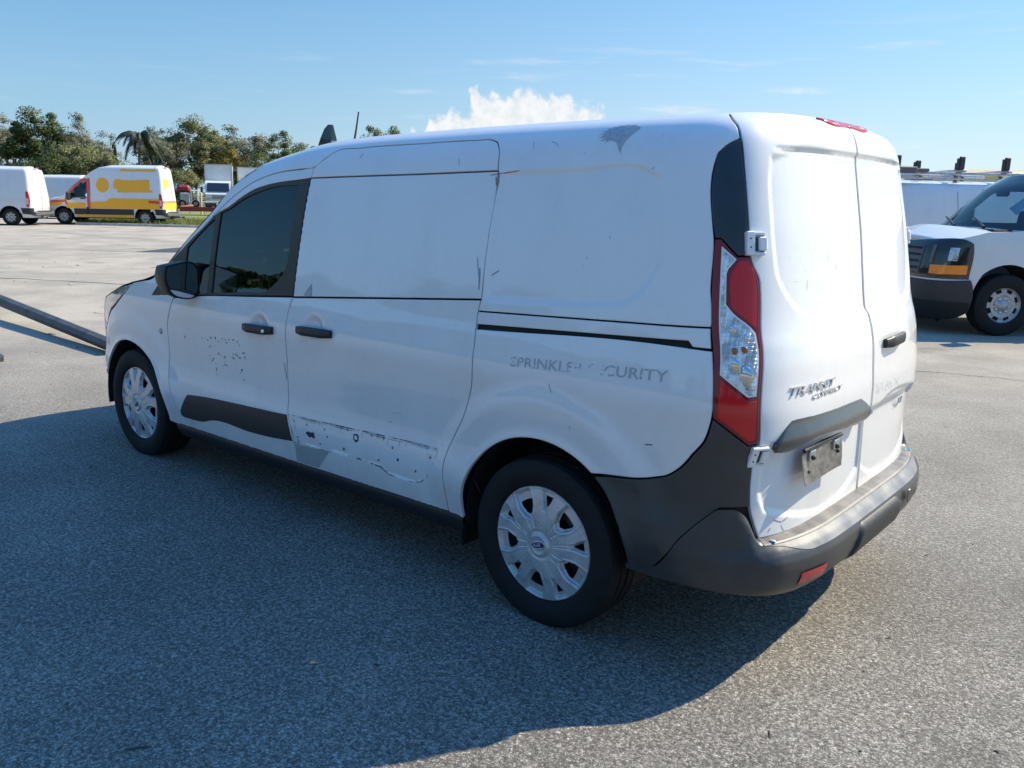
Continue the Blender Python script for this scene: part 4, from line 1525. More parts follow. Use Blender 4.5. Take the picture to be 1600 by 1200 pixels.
def bumper_pos(q, t):
    """t runs 0..12 down the bumper section"""
    zt, zb = float(ZT(q)), float(ZB(q))
    i = min(int(t), 11)
    f = t - i
    o = BUMP_PROF[i][0] * (1 - f) + BUMP_PROF[i + 1][0] * f
    z = BUMP_PROF[i][1] * (1 - f) + BUMP_PROF[i + 1][1] * f
    rear = VAN.base(q, .50) + VAN.bn(q, .50) * o * (0.80 + .20 * float(sm(-.8, -1.1, q)))
    rear[2] = z + (zb - .307) * t / 12
    zz = zt + (zb - zt) * min(1, t / 10.5)
    so = .004 + .010 * float(sm(-.40, -.80, q)) - (.05 * (t - 10.5) / 1.5 if t > 10.5 else 0)
    sidep = VAN.base(q, zz) + VAN.bn(q, zz) * so
    w = float(sm(-.690, -.845, q))
    return sidep * (1 - w) + rear * w


def build_bumper(van):
    wrap = arc((0, .338), .386, 128, 172, 12)
    wrap = [(-.238, .644)] + arc((0, .338), .386, 130, 176, 12) + [(-.388, .362), (-.467, .386), (-.618, .580), (-.662, .622), (-.752, .626), (-.751, .675), (-.756, .819), (-.752, .834), (-.722, .829), (-.620, .912), (-.600, .834), (-.520, .717), (-.494, .699), (-.464, .688)]
    wl, wr = panel(VAN, 'bumper_corner', wrap, MATS['bumper_plastic'], van, off=.002, gap=.0015, corner=30, both=True)
    qs = np.r_[np.linspace(-.372, -.70, 24), np.linspace(-.71, -.95, 26)[0:], np.linspace(-.97, -1.4999, 22)]
    ts = np.linspace(0, 12, 37)
    G = np.array([[bumper_pos(q, t) for t in ts] for q in qs])
    G = np.concatenate([G, (G * [1, -1, 1])[::-1][1:]])
    n, m = G.shape[:2]
    V = G.reshape(-1, 3)
    F, FS = [], []
    for i in range(n - 1):
        for k in range(m - 1):
            F.append((i * m + k, i * m + k + 1, (i + 1) * m + k + 1, (i + 1) * m + k))
    bum = mk('rear_bumper', V, F, MATS['bumper_plastic'], van)
    # scuffed step along the top
    sq = np.r_[np.linspace(-.80, -1.4999, 40)]
    S = np.array([[bumper_pos(q, t) + np.array([-.0, 0, .0022]) * 1.0 for t in np.linspace(.35, 2.5, 10)] for q in sq])
    S = np.concatenate([S, (S * [1, -1, 1])[::-1][1:]])
    a, b = S.shape[:2]
    mk('bumper_step', S.reshape(-1, 3), [(i * b + k, i * b + k + 1, (i + 1) * b + k + 1, (i + 1) * b + k) for i in range(a - 1) for k in range(b - 1)], MATS['worn_step_plastic'], bum)
    S = np.array([[bumper_pos(q, t) + VAN.bn(q, .45) * .0012 + np.array([0, 0, .0012]) for t in np.linspace(2.55, 2.6 + 2.4 * float(sm(-.80, -.98, q)), 9)] for q in np.r_[np.linspace(-.825, -1.4999, 42)]])  # strip over the bevel, its pale colour standing in for sun glare
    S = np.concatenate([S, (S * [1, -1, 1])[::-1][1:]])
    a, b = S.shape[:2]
    mk('bumper_bevel_glare', S.reshape(-1, 3), [(i * b + k, i * b + k + 1, (i + 1) * b + k + 1, (i + 1) * b + k) for i in range(a - 1) for k in range(b - 1)], MATS['bevel_glare_plastic'], bum)
    # raised centre insert on the face
    I = []
    iq = np.linspace(-1.255, -1.4999, 16)
    for q in iq:
        u = float(sm(-1.255, -1.315, q))
        row = []
        for t in np.linspace(0, 1, 10):
            tt = 9.9 - t * (9.9 - (9.3 - 3.9 * u))
            p = bumper_pos(q, tt)
            nn = VAN.bn(q, .45)
            row.append(p + nn * (.012 * min(1, 6 * min(t, 1 - t) + .02) * min(1, u * 3 + .05)))
        I.append(row)
    I = np.array(I)
    I = np.concatenate([I, (I * [1, -1, 1])[::-1][1:]])
    a, b = I.shape[:2]
    mk('bumper_insert', I.reshape(-1, 3), [(i * b + k, (i + 1) * b + k, (i + 1) * b + k + 1, i * b + k + 1) for i in range(a - 1) for k in range(b - 1)], MATS['black_plastic'], bum)
    for s in (1, -1):
        R = []
        for q in np.linspace(-.915, -1.045, 9):
            nn = VAN.bn(q, .45)
            R.append([bumper_pos(q, t) + nn * .004 for t in np.linspace(7.5, 8.8, 5)])
        R = np.array(R) * [1, s, 1]
        mk('reflector', R.reshape(-1, 3), [((i * 5 + k, i * 5 + k + 1, i * 5 + k + 6, i * 5 + k + 5) if s > 0 else (i * 5 + k + 5, i * 5 + k + 6, i * 5 + k + 1, i * 5 + k)) for i in range(8) for k in range(4)], MATS['red_lens'], bum, smooth=False)
        p = bumper_pos(-.835, 1.5) * [1, s, 1]
        MB().ell(p + np.array([0, 0, .003]), (.014, .011, .004)).build('step_screw', MATS['chrome'], bum, True)
    p = bumper_pos(-2.72 + 1.5 - .0 if False else -1.20, 6.5) * [1, -1, 1]
    MB().lathe([(0, .003), (.026, .003), (.028, 0)], tuple(p + np.array([-.012, 0, 0])), axis='x', sgn=-1, n=24).build('towing_eye_cover', MATS['bumper_plastic'], bum, True)


# ---- wheels
def tyre_profile(R=.321, w=.108, rim=.221):
    p = [(rim - .012, w * .70), (rim, w * .86), (rim + .012, w * .93), (rim + .04, w * 1.0), (R - .045, w * 1.0), (R - .02, w * .955), (R - .008, w * .88)]
    # tread with grooves
    p += [(R - .003, w * .78), (R, w * .62), (R, w * .47), (R - .007, w * .455), (R - .007, w * .385), (R, w * .37), (R, w * .08), (R - .007, w * .065)]
    return p + [(r, -a) for r, a in p[::-1]]


TYRE_ME = {}


def road_wheel(van, c, s, rot=0):
    key = ('van', s)
    if key not in TYRE_ME:
        b = MB().lathe(tyre_profile(), n=96, sgn=s)
        # shoulder cuts
        o = b.build('tyre', MATS['rubber'], None, True, 30)
        TYRE_ME[key] = (o.data,)
        bpy.data.objects.remove(o)
        TYRE_ME[('cap', s)] = hubcap_mesh(s)
    t = bpy.data.objects.new('wheel', TYRE_ME[key][0])
    COL.objects.link(t)
    t.parent = van
    t.location = c
    h = bpy.data.objects.new('wheel_cover', TYRE_ME[('cap', s)])
    COL.objects.link(h)
    h.parent = t
    h.location = (0, s * .090, 0)
    h.rotation_euler = (0, math.radians(rot), 0)
    # dark steel wheel behind the cover
    b = MB().lathe([(.215, .09), (.205, .04), (.19, .03), (.12, .045), (.09, .02), (.05, .02), (0, .02)], n=40, sgn=s)
    b.build('steel_wheel', MATS['steel_wheel'], t, True, 30)
    if s > 0:
        # maker's oval
        V, F = [], []
        n = 36
        y0 = .1105
        V = [(0, y0 + .003, 0)] + [(.0285 * math.cos(2 * math.pi * k / n), y0, .0125 * math.sin(2 * math.pi * k / n)) for k in range(n)]
        F = [(0, 1 + (k + 1) % n, 1 + k) for k in range(n)]
        lo = mk('oval_badge', V, F, MATS['logo_blue'], t, smooth=False)
        lo.rotation_euler = (0, math.radians(rot + 8), 0)
        TV, TF = text_mesh('Ford', .017, 0, .35)
        TV = TV - TV.mean(0)
        tx = mk('badge_script', [(-v[0], y0 + .0042, v[1]) for v in TV], [f for f in TF], MATS['white_print'], t, smooth=False)
        tx.rotation_euler = (0, math.radians(rot + 8), 0)
        ring = MB()
        ring.tube([(.030 * math.cos(a), y0, .0138 * math.sin(a)) for a in np.linspace(0, 2 * np.pi, 37)], .0016, 6, False)
        rg = ring.build('badge_ring', MATS['chrome'], t, True)
        rg.rotation_euler = (0, math.radians(rot + 8), 0)


def hubcap_mesh(s):
    rs = np.r_[np.linspace(0.0, .034, 6), np.linspace(.037, .05, 5), np.linspace(.054, .205, 48), [.209, .213, .216, .219, .2215]]
    nt = 480
    th = np.linspace(0, 2 * np.pi, nt, endpoint=False)
    r, t = np.meshgrid(rs, th, indexing='ij')
    # dish
    y = .016 - .020 * (r / .22) ** 2.4
    y = y + .006 * (1 - sm(.036, .046, r)) - .004 * np.exp(-((r - .050) / .006) ** 2)
    y = y - .004 * (1 - sm(.028, .032, r))
    hole = np.zeros(r.shape, bool)
    pk = np.zeros(r.shape)
    rim = np.zeros(r.shape)
    for k in range(10):
        a = k * 2 * np.pi / 10
        big = k % 2 == 0
        d = (t - a + np.pi) % (2 * np.pi) - np.pi
        u = d * r                                  # arc distance
        if big:
            w = .019 + .020 * sm(.105, .165, r)
            r0, r1 = .100, .206
            inner_cut = r0 + np.abs(u) * .75
        else:
            w = .009 + .017 * sm(.14, .20, r)
            r0, r1 = .132, .206
            inner_cut = r0 + np.abs(u) * .3
        dist = np.minimum(np.minimum(w - np.abs(u), r - inner_cut), r1 - r)
        pk = np.maximum(pk, sm(-.002, .006, dist))
        rim = np.maximum(rim, np.exp(-((dist + .006) / .003) ** 2) * (big * .8 + .2) * sm(.09, .12, r))
        if big:
            hd = np.minimum(np.minimum(w - .007 - np.abs(u), r - inner_cut - .012), .172 - r)
        else:
            hd = np.minimum(np.minimum(w - .005 - np.abs(u), r - inner_cut - .012), .188 - r)
        hole |= hd > 0
        # fine grooves running in to the hub, either side of each opening
        for sd in (-1, 1):
            uu = u - sd * (.016 if big else .006) * (r / .11)
            y = y - .0022 * np.exp(-(uu / .0022) ** 2) * sm(.055, .07, r) * (1 - sm(.135, .16, r)) * (1 if big else .6)
    y = y - .016 * pk + .0022 * rim
    y = y + .002 * np.exp(-((r - .213) / .004) ** 2) - .012 * sm(.214, .2215, r)
    V = np.stack([r * np.cos(t), s * y, r * np.sin(t)], -1).reshape(-1, 3)
    F = []
    nr = len(rs)
    for i in range(nr - 1):
        for k in range(nt):
            k2 = (k + 1) % nt
            if hole[i, k] and hole[i + 1, k] and hole[i, k2] and hole[i + 1, k2]:
                continue
            f = (i * nt + k, (i + 1) * nt + k, (i + 1) * nt + k2, i * nt + k2)
            F.append(f if s < 0 else f[::-1])
    me = mk('wheel_cover', V, F, MATS['hubcap_silver'], None, mesh_only=True)
    return me


def cabin(van):
    """what shows through the front windows"""
    D = MATS['cloth_seat']
    for y in (.38, -.38):
        b = MB()
        b.box((1.60, y - .25, .55), (2.12, y + .25, .78), .06)
        b.box((1.52, y - .24, .70), (1.66, y + .24, 1.28), .05)
        b.box((1.50, y - .13, 1.30), (1.60, y + .13, 1.52), .045)
        b.tube([(1.55, y - .06, 1.25), (1.55, y - .06, 1.34)], .008, 6)
        b.tube([(1.55, y + .06, 1.25), (1.55, y + .06, 1.34)], .008, 6)
        b.build('front_seat', D, van)
    b = MB()
    b.box((2.30, -.80, .70), (2.95, .80, 1.02), .08)
    b.build('dashboard', MATS['black_plastic'], van)
    b = MB()
    b.tube([(2.20 + .06 * math.sin(a), .38 + .185 * math.cos(a), 1.02 + .175 * math.sin(a)) for a in np.linspace(0, 2 * np.pi, 25)], .015, 8, False)
    b.tube([(2.20, .38, 1.02), (2.40, .38, .95)], .03, 8)
    b.build('steering_wheel', MATS['black_plastic'], van, True)
    b = MB()
    b.box((1.28, -.80, .40), (1.31, .80, 1.30))
    b.box((1.281, -.70, 1.299), (1.309, .70, 1.66))
    b.box((1.3, -.82, .36), (2.9, .82, .42))
    b.build('bulkhead', MATS['seam_dark'], van)


plain('gloss_garnish', (0.045, 0.05, 0.055), rough=0.28, coat=0.5, var=0.06, scale=12)
worn_decal('ghost_film', (0.62, 0.62, 0.60), 0.35, 0.75, 6)
build_van()
# ================================================================ OTHER VEHICLES
def simple_wheel(parent, c, s, R, W, rim, name='wheel', rim_mat='steel_rim', style='van'):
    b = MB().lathe([(rim * .96, W * .35), (rim, W * .47), (rim * 1.06, W * .5), (R - .04, W * .5), (R - .012, W * .44), (R, W * .30), (R, -W * .3), (R - .02, -W * .5), (rim, -W * .47)], n=44, sgn=s)
    t = b.build(name, MATS['rubber'], parent, True, 40)
    t.location = c
    # rim with hand holes
    rs = [0, rim * .26, rim * .30, rim * .44, rim * .52, rim * .60, rim * .70, rim * .80, rim * .88, rim * .93, rim * .97]
    ys = [.40, .40, .34, .26, .30, .33, .33, .30, .28, .36, .42]
    nt = 64
    V, F = [], []
    for r, y in zip(rs, ys):
        for k in range(nt):
            a = 2 * math.pi * k / nt
            V.append((r * math.cos(a), s * y * W, r * math.sin(a)))
    nh = 8
    for i in range(len(rs) - 1):
        for k in range(nt):
            ph = (k / nt * nh) % 1
            if 6 <= i <= 7 and .22 < ph < .72:
                continue
            f = (i * nt + k, (i + 1) * nt + k, (i + 1) * nt + (k + 1) % nt, i * nt + (k + 1) % nt)
            F.append(f if s < 0 else f[::-1])
    mk('rim', V, F, MATS[rim_mat], t)
    MB().lathe([(rim * .95, W * .22), (0, W * .20)], n=24, sgn=s).build('brake_drum', MATS['seam_dark'], t)
    m = MB()
    for k in range(8):
        a = 2 * math.pi * k / 8 + .2
        m.ell((rim * .40 * math.cos(a), s * W * .30, rim * .40 * math.sin(a)), (.018, .014, .018), 8, 5)
    m.build('wheel_nuts', MATS['scuff_dark'] if style == 'van' else MATS['chrome'], t)['kind'] = 'stuff'
    return t


def shell(root, skin, body_mat, sill, arches, E, ratio, h=.07, hood_from=None, crown_r=.05, glass_mat='tinted_glass', ws=None, holes=()):
    """left, right, tail and nose as one skin; roof, windscreen and bonnet lofted between the top edges"""
    R0, qn = skin.x0 - skin.lr, skin.x1 + skin.lf
    low = [(R0 + .0005, sill), ]
    for (ax, az_, R) in sorted(arches):
        low += [(ax - math.sqrt(max(.001, R * R - (sill - az_) ** 2)) - .001, sill)] + arc((ax, az_), R, 180 - math.degrees(math.asin((sill - az_) / R)), math.degrees(math.asin((sill - az_) / R)), 20)
    low += [(qn - .0005, sill)]
    top = [(q, z) for q, z in E if R0 < q < qn]
    rear_z, nose_z = E[0][1], E[-1][1]
    poly = low + [(qn - .0005, nose_z)] + top[::-1] + [(R0 + .0005, rear_z)]
    panel(skin, 'body', poly, body_mat, root, h=h, gap=0, depth=.02, edge=0, corner=25, both=True, rnd=False, holes=holes)
    e3 = [skin.pos(q, z) for q, z in dense_open([(R0 + .001, rear_z)] + top + [(qn - .001, nose_z)], .08)]
    qz = dense_open([(R0 + .001, rear_z)] + top + [(qn - .001, nose_z)], .08)
    i0 = min(range(len(qz)), key=lambda i: abs(qz[i][0] - ws[0]) + (0 if qz[i][1] > 1.3 else 9))
    i1 = min(range(len(qz)), key=lambda i: abs(qz[i][0] - ws[1]))
    cross_loft('roof', e3[:i0 + 1], body_mat, root, lambda t: ws[2] * max(0, (t - .9) / .1) ** 2, lambda t: crown_r * sm(0, .12, t), m=11)
    cross_loft('windscreen', e3[i0:i1 + 1], MATS[glass_mat], root, lambda t: ws[2] + (ws[3] - ws[2]) * t, lambda t: crown_r * (1 - t) + .03 * t, m=11)
    cross_loft('bonnet', e3[i1:], body_mat, root, lambda t: ws[3] * (1 - t) ** 1.5, lambda t: .03 + .05 * math.sin(math.pi * min(1, t * 1.3)) * (1 if t < .9 else .3), m=11)


BIG = Skin(prof=[(.2, .94), (.35, .98), (.5, 1.01), (.8, 1.03), (1.1, 1.03), (1.4, 1.005), (1.9, .945), (2.4, .875), (2.55, .84), (2.64, .78), (2.68, .70), (2.70, .62)],
           xf=[(.2, 4.45), (.4, 4.58), (.7, 4.62), (.95, 4.56), (1.1, 4.45), (1.3, 4.2), (1.6, 3.9), (2.8, 3.9)],
           xr=[(.2, -.86), (.35, -.90), (.6, -.92), (1.0, -.92), (1.6, -.88), (2.2, -.83), (2.5, -.79), (2.62, -.74), (2.68, -.66), (2.70, -.58)],
           x0=-.45, x1=3.3, nr=6.5, nf=3.6, lr=1.35, lf=2.0, crown=None)


def big_van(name, label, loc, az, roof_z, wb, livery=None, group=None, paintm='shade_white_paint'):
    aa = math.radians(az)
    root = empty(name, label, 'van', (loc[0] + math.sin(aa) * .98, loc[1] - math.cos(aa) * .98, GZ), aa, group)
    k = (roof_z - 1.3) / (2.70 - 1.3)
    sk = Skin([(z if z <= 1.3 else 1.3 + (z - 1.3) * k, w) for z, w in zip(BIG.prof.x, BIG.prof.y)], list(zip(BIG.xf.x, BIG.xf.y)),
              [(z if z <= 1.3 else 1.3 + (z - 1.3) * k, w) for z, w in zip(BIG.xr.x, BIG.xr.y)], None, BIG.x0, BIG.x1, BIG.nr, BIG.nf, BIG.lr, BIG.lf)
    zz = lambda z: z if z <= 1.3 else 1.3 + (z - 1.3) * k
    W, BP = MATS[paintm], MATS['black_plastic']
    E = [(-1.80, zz(2.695)), (.5, zz(2.695)), (1.5, zz(2.66)), (1.95, zz(2.57)), (2.3, zz(2.37)), (2.62, zz(2.10)), (3.05, zz(1.75)), (3.50, 1.36), (3.58, 1.29), (4.0, 1.17), (4.5, 1.07), (5.3, 1.02)]
    win = [(2.37, zz(1.96)), (2.37, 1.32), (2.52, 1.23), (3.28, 1.23), (3.36, 1.33), (2.98, zz(1.68)), (2.65, zz(1.96))]
    shell(root, sk, W, .34, [(0, .37, .46), (wb, .37, .46)], E, 1, h=.09, ws=(2.2, 3.5, .15, .32), holes=[win] if livery else [], glass_mat='clear_glass' if livery else 'tinted_glass')
    # cladding, windows, lamps, bumper
    p = dict(h=.09, depth=.01, edge=0, gap=0, corner=25, both=True, rnd=False)
    for q0, q1 in ((.475, wb - .475),):
        panel(sk, 'side_cladding', [(q0, .47), (q1, .47), (q1, .73), (q0, .73)], BP, root, off=.012, **p)
    panel(sk, 'side_cladding', [(-.475, .50), (-1.0, .46), (-1.0, .74), (-.44, .74)], BP, root, off=.012, **p)
    panel(sk, 'door_window', [(2.34, zz(1.99)), (2.34, 1.30), (2.50, 1.20), (3.30, 1.20), (3.40, 1.33), (3.0, zz(1.70)), (2.66, zz(1.99))], MATS['clear_glass'] if livery else MATS['tinted_glass'], root, off=.004, **p)
    for s, t in zip((1, -1), panel(sk, 'tail_lamp', [(-.80, .78), (-.70, .80), (-.70, 1.40), (-.76, 1.46), (-.82, 1.40), (-.85, 1.0)], MATS['red_lens'], root, off=.012, h=.06, depth=.02, edge=0, gap=0, corner=25, both=True)):
        panel(sk, 'clear_lens', [(-.79, .90), (-.71, .90), (-.71, 1.16), (-.80, 1.14)], MATS['ribbed_reflector'], t, off=.016, h=.08, depth=.004, edge=0, gap=0, mirror=s < 0)
    panel(sk, 'rear_door', [(-.92, .72), (-1.7975, .72), (-1.7975, zz(2.60)), (-.96, zz(2.60)), (-.90, zz(2.50))], W, root, off=.008, h=.10, depth=.012, edge=.012, drop=.006, gap=.004, corner=25, both=True)
    panel(sk, 'door_recess', [(-1.0, 1.55), (-1.72, 1.55), (-1.72, zz(2.42)), (-1.0, zz(2.42))], W, root, off=.010, h=.12, depth=.006, edge=.02, drop=.006, gap=.0, corner=25, both=True)
    b = MB()
    b.box((-1.05, -.98, .42), (-.86, .98, .60), .04)
    b.box((-1.07, -.62, .60), (-.90, .62, .64), .015)
    b.box((-1.0, -.16, .30), (-.86, .16, .42), .02)
    b.build('rear_bumper', MATS['grey_plastic'], root)
    MB().box((-.88, -.14, zz(2.655)), (-.74, .14, zz(2.72)), .02).build('high_brake_lamp', MATS['dark_red_lens'], root)
    MB().box((-1.082, -.72, .62), (-1.07, -.42, .77), .004).build('number_plate', MATS['plate_metal'], root)
    b = MB()
    b.box((-.8, -.85, .30), (4.3, .85, .50))
    b.build('underbody', MATS['seam_dark'], root)
    for s in (1, -1):
        for ax in (0, wb):
            simple_wheel(root, (ax, s * .90, .355), s, .355, .24, .215)
            V = []
            for i in range(13):
                a = math.radians(180 * i / 12)
                for yy in (.93, .5):
                    V.append((ax + .47 * math.cos(a), yy * s, .37 + .47 * math.sin(a)))
            mk('arch_liner', V, [(2 * i, 2 * i + 1, 2 * i + 3, 2 * i + 2) for i in range(12)], MATS['seam_dark'], root, smooth=False)
        b = MB().box((3.12, s * 1.28 - .13, 1.10), (3.28, s * 1.28 + .13, 1.46), .05)
        b.tube([(3.2, s * 1.15, 1.2), (3.18, s * .98, 1.15)], .03, 8)
        b.build('door_mirror', BP, root)
        b = MB()
        b.ell((4.20, s * .78, .93), (.22, .16, .14), 14, 8)
        b.build('headlight', MATS['headlight_clear'], root, True)
    b = MB().box((4.42, -.70, .32), (4.66, .70, .56), .06)
    b.box((4.50, -.5, .68), (4.63, .5, .90), .03)
    b.build('front_bumper', BP, root)
    for y in (.42, -.42):
        b = MB()
        b.box((2.1, y - .25, .8), (2.6, y + .25, 1.0), .06)
        b.box((2.02, y - .24, .95), (2.16, y + .24, 1.55), .05)
        b.box((2.02, y - .12, 1.54), (2.12, y + .12, 1.75), .04)
        b.build('front_seat', MATS['cloth_seat'], root)
    MB().box((1.80, -.9, .5), (1.83, .9, zz(2.2))).build('bulkhead', MATS['grey_paint'], root)
    b = MB()
    b.box((3.0, -.92, .8), (3.6, .92, 1.18), .08)
    b.build('dashboard', BP, root)
    if livery:
        livery(root, sk)
    return root


def yellow_livery(root, sk):
    Y, YB, Rd = MATS['yellow_paint'], MATS['bright_yellow_paint'], MATS['red_paint']
    p = dict(h=.09, depth=0, edge=0, gap=0, corner=30, rnd=False)

    def both(name, poly, m, off):
        panel(sk, name, poly, m, root, off=off, both=True, **p)
    low = [(-.70, .745), (-.70, 1.22), (1.52, 1.22), (1.62, 1.08), (2.44, 1.02), (2.44, .745)]
    both('yellow_band', low, Y, .0035)
    both('yellow_band', [(2.56, .745), (2.56, 1.00), (3.40, .98), (3.42, .745)], Y, .0035)
    both('yellow_band', [(.48, .35), (.48, .465), (3.0, .465), (3.0, .35)], Y, .0035)
    both('yellow_wing', [(3.62, .86), (4.25, .82), (4.3, .96), (3.6, 1.0)], Y, .0035)
    d = lambda c, rx, rz, n=26: [(c[0] + rx * math.cos(2 * math.pi * i / n), c[1] + rz * math.sin(2 * math.pi * i / n)) for i in range(n)]
    both('yellow_disc', d((1.80, 1.79), .285, .33), Y, .004)
    both('yellow_block', [(1.30, 1.98), (1.20, 2.08), (1.05, 2.08), (.95, 2.04), (.70, 2.03), (.20, 2.06), (-.27, 2.08), (-.27, 1.62), (-.40, 1.58), (-.40, 1.50), (1.15, 1.47), (1.17, 1.62), (1.30, 1.66), (1.34, 1.82)], Y, .004)
    both('yellow_bar', [(1.04, 2.42), (1.02, 2.52), (.85, 2.55), (.5, 2.51), (.2, 2.54), (-.58, 2.55), (-.60, 2.44), (.3, 2.43)], Y, .004)
    # red door surround
    for poly in ([(2.36, .745), (2.50, .745), (2.50, 2.06), (2.36, 2.10)], [(2.50, 1.97), (2.50, 2.08), (2.72, 2.06), (3.10, 1.72), (3.50, 1.33), (3.42, 1.27), (3.03, 1.63), (2.68, 1.96)],
                 [(3.36, 1.30), (3.50, 1.33), (3.50, 1.05), (3.44, .86), (3.36, .90), (3.40, 1.1)], [(3.48, 1.00), (4.22, .96), (4.22, 1.07), (3.48, 1.12)]):
        both('red_tape', poly, Rd, .006)
    both('red_tape', [(-.20, 1.02), (-.72, .99), (-.72, 1.12), (-.20, 1.14)], Rd, .006)
    both('door_edge', [(2.44, .50), (2.54, .50), (2.54, .80), (2.44, .80)], MATS['seam_dark'], .014)
    both('door_handle', [(2.56, 1.15), (2.78, 1.15), (2.78, 1.20), (2.56, 1.20)], MATS['black_plastic'], .03)
    # tail: yellow skirt, bright patch, red tape lines
    panel(sk, 'yellow_tail_band', [(-.93, .73), (-1.797, .73), (-1.797, 1.12), (-.93, 1.12)], YB, root, off=.010, both=True, **p)
    panel(sk, 'red_tape', [(-.88, 1.06), (-1.797, 1.06), (-1.797, 1.12), (-.88, 1.12)], Rd, root, off=.012, both=True, **p)
    panel(sk, 'yellow_patch', [(-.98, 1.62), (-.95, 1.98), (-1.02, 2.14), (-1.2, 2.16), (-1.5, 2.12), (-1.72, 2.08), (-1.78, 1.9), (-1.70, 1.74), (-1.5, 1.66), (-1.4, 1.80), (-1.2, 1.70), (-1.1, 1.60)], YB, root, off=.012, **p)
    b = MB()
    b.tube([(-.97, .05, 1.66), (-.99, .10, 1.50), (-1.0, -.04, 1.12), (-1.08, -.18, .72), (-1.10, -.22, .50)], .010, 6)
    b.build('red_strap', MATS['red_paint'], root)
    b = MB()
    b.box((-1.38, -.30, .36), (-1.05, .30, .46), .02)
    b.tube([(-1.05, 0, .40), (-1.5, 0, .40)], .04, 8)
    b.build('tow_step', MATS['grey_plastic'], root)


plain('grey_plastic', (0.10, 0.105, 0.11), rough=0.55, var=0.2)
plain('galvanised', (0.42, 0.43, 0.44), rough=0.4, metal=0.7, var=0.2)
plain('truck_white', (0.62, 0.63, 0.64), rough=0.45, coat=0.4, var=0.06, scale=3)
plain('navy_plastic', (0.026, 0.028, 0.034), rough=0.5)
plain('dark_red', (0.20, 0.018, 0.02), rough=0.5)
plain('timber_dark', (0.05, 0.04, 0.03), rough=0.9)
plain('orange_rubber', (.70, .30, .16), rough=.6)
plain('kayak_yellow', (0.68, 0.47, 0.14), rough=0.35, coat=0.5, var=0.08)
big_van('yellow_van', 'white and mustard yellow high roof van with a red edged driver door', (37.0, -16.15), 46, 2.70, 3.573, yellow_livery)
big_van('white_van', 'plain white high cargo van cut off by the left edge of the photo', (38.5, -11.0), 48, 2.45, 3.573)
big_van('white_van', 'white van glimpsed in the gap between the plain van and the yellow van', (46.7, -16.8), 50.1, 2.30, 3.573)


# ---- the white van at the right: bonnet, lamps, wheel
CHV = Skin(prof=[(.2, .90), (.3, .94), (.5, .98), (.8, 1.00), (1.1, .99), (1.28, .965), (1.5, .92), (1.75, .85), (1.90, .79), (1.97, .72), (2.0, .64)],
           xf=[(.2, 4.25), (.4, 4.36), (.7, 4.40), (1.0, 4.36), (1.15, 4.30), (1.25, 4.16), (1.32, 3.95), (2.1, 3.9)],
           xr=[(.2, -1.2), (.5, -1.3), (1.0, -1.3), (1.6, -1.26), (1.9, -1.2), (2.0, -1.05)],
           x0=-.8, x1=3.75, nr=6, nf=4.6, lr=1.3, lf=1.45)


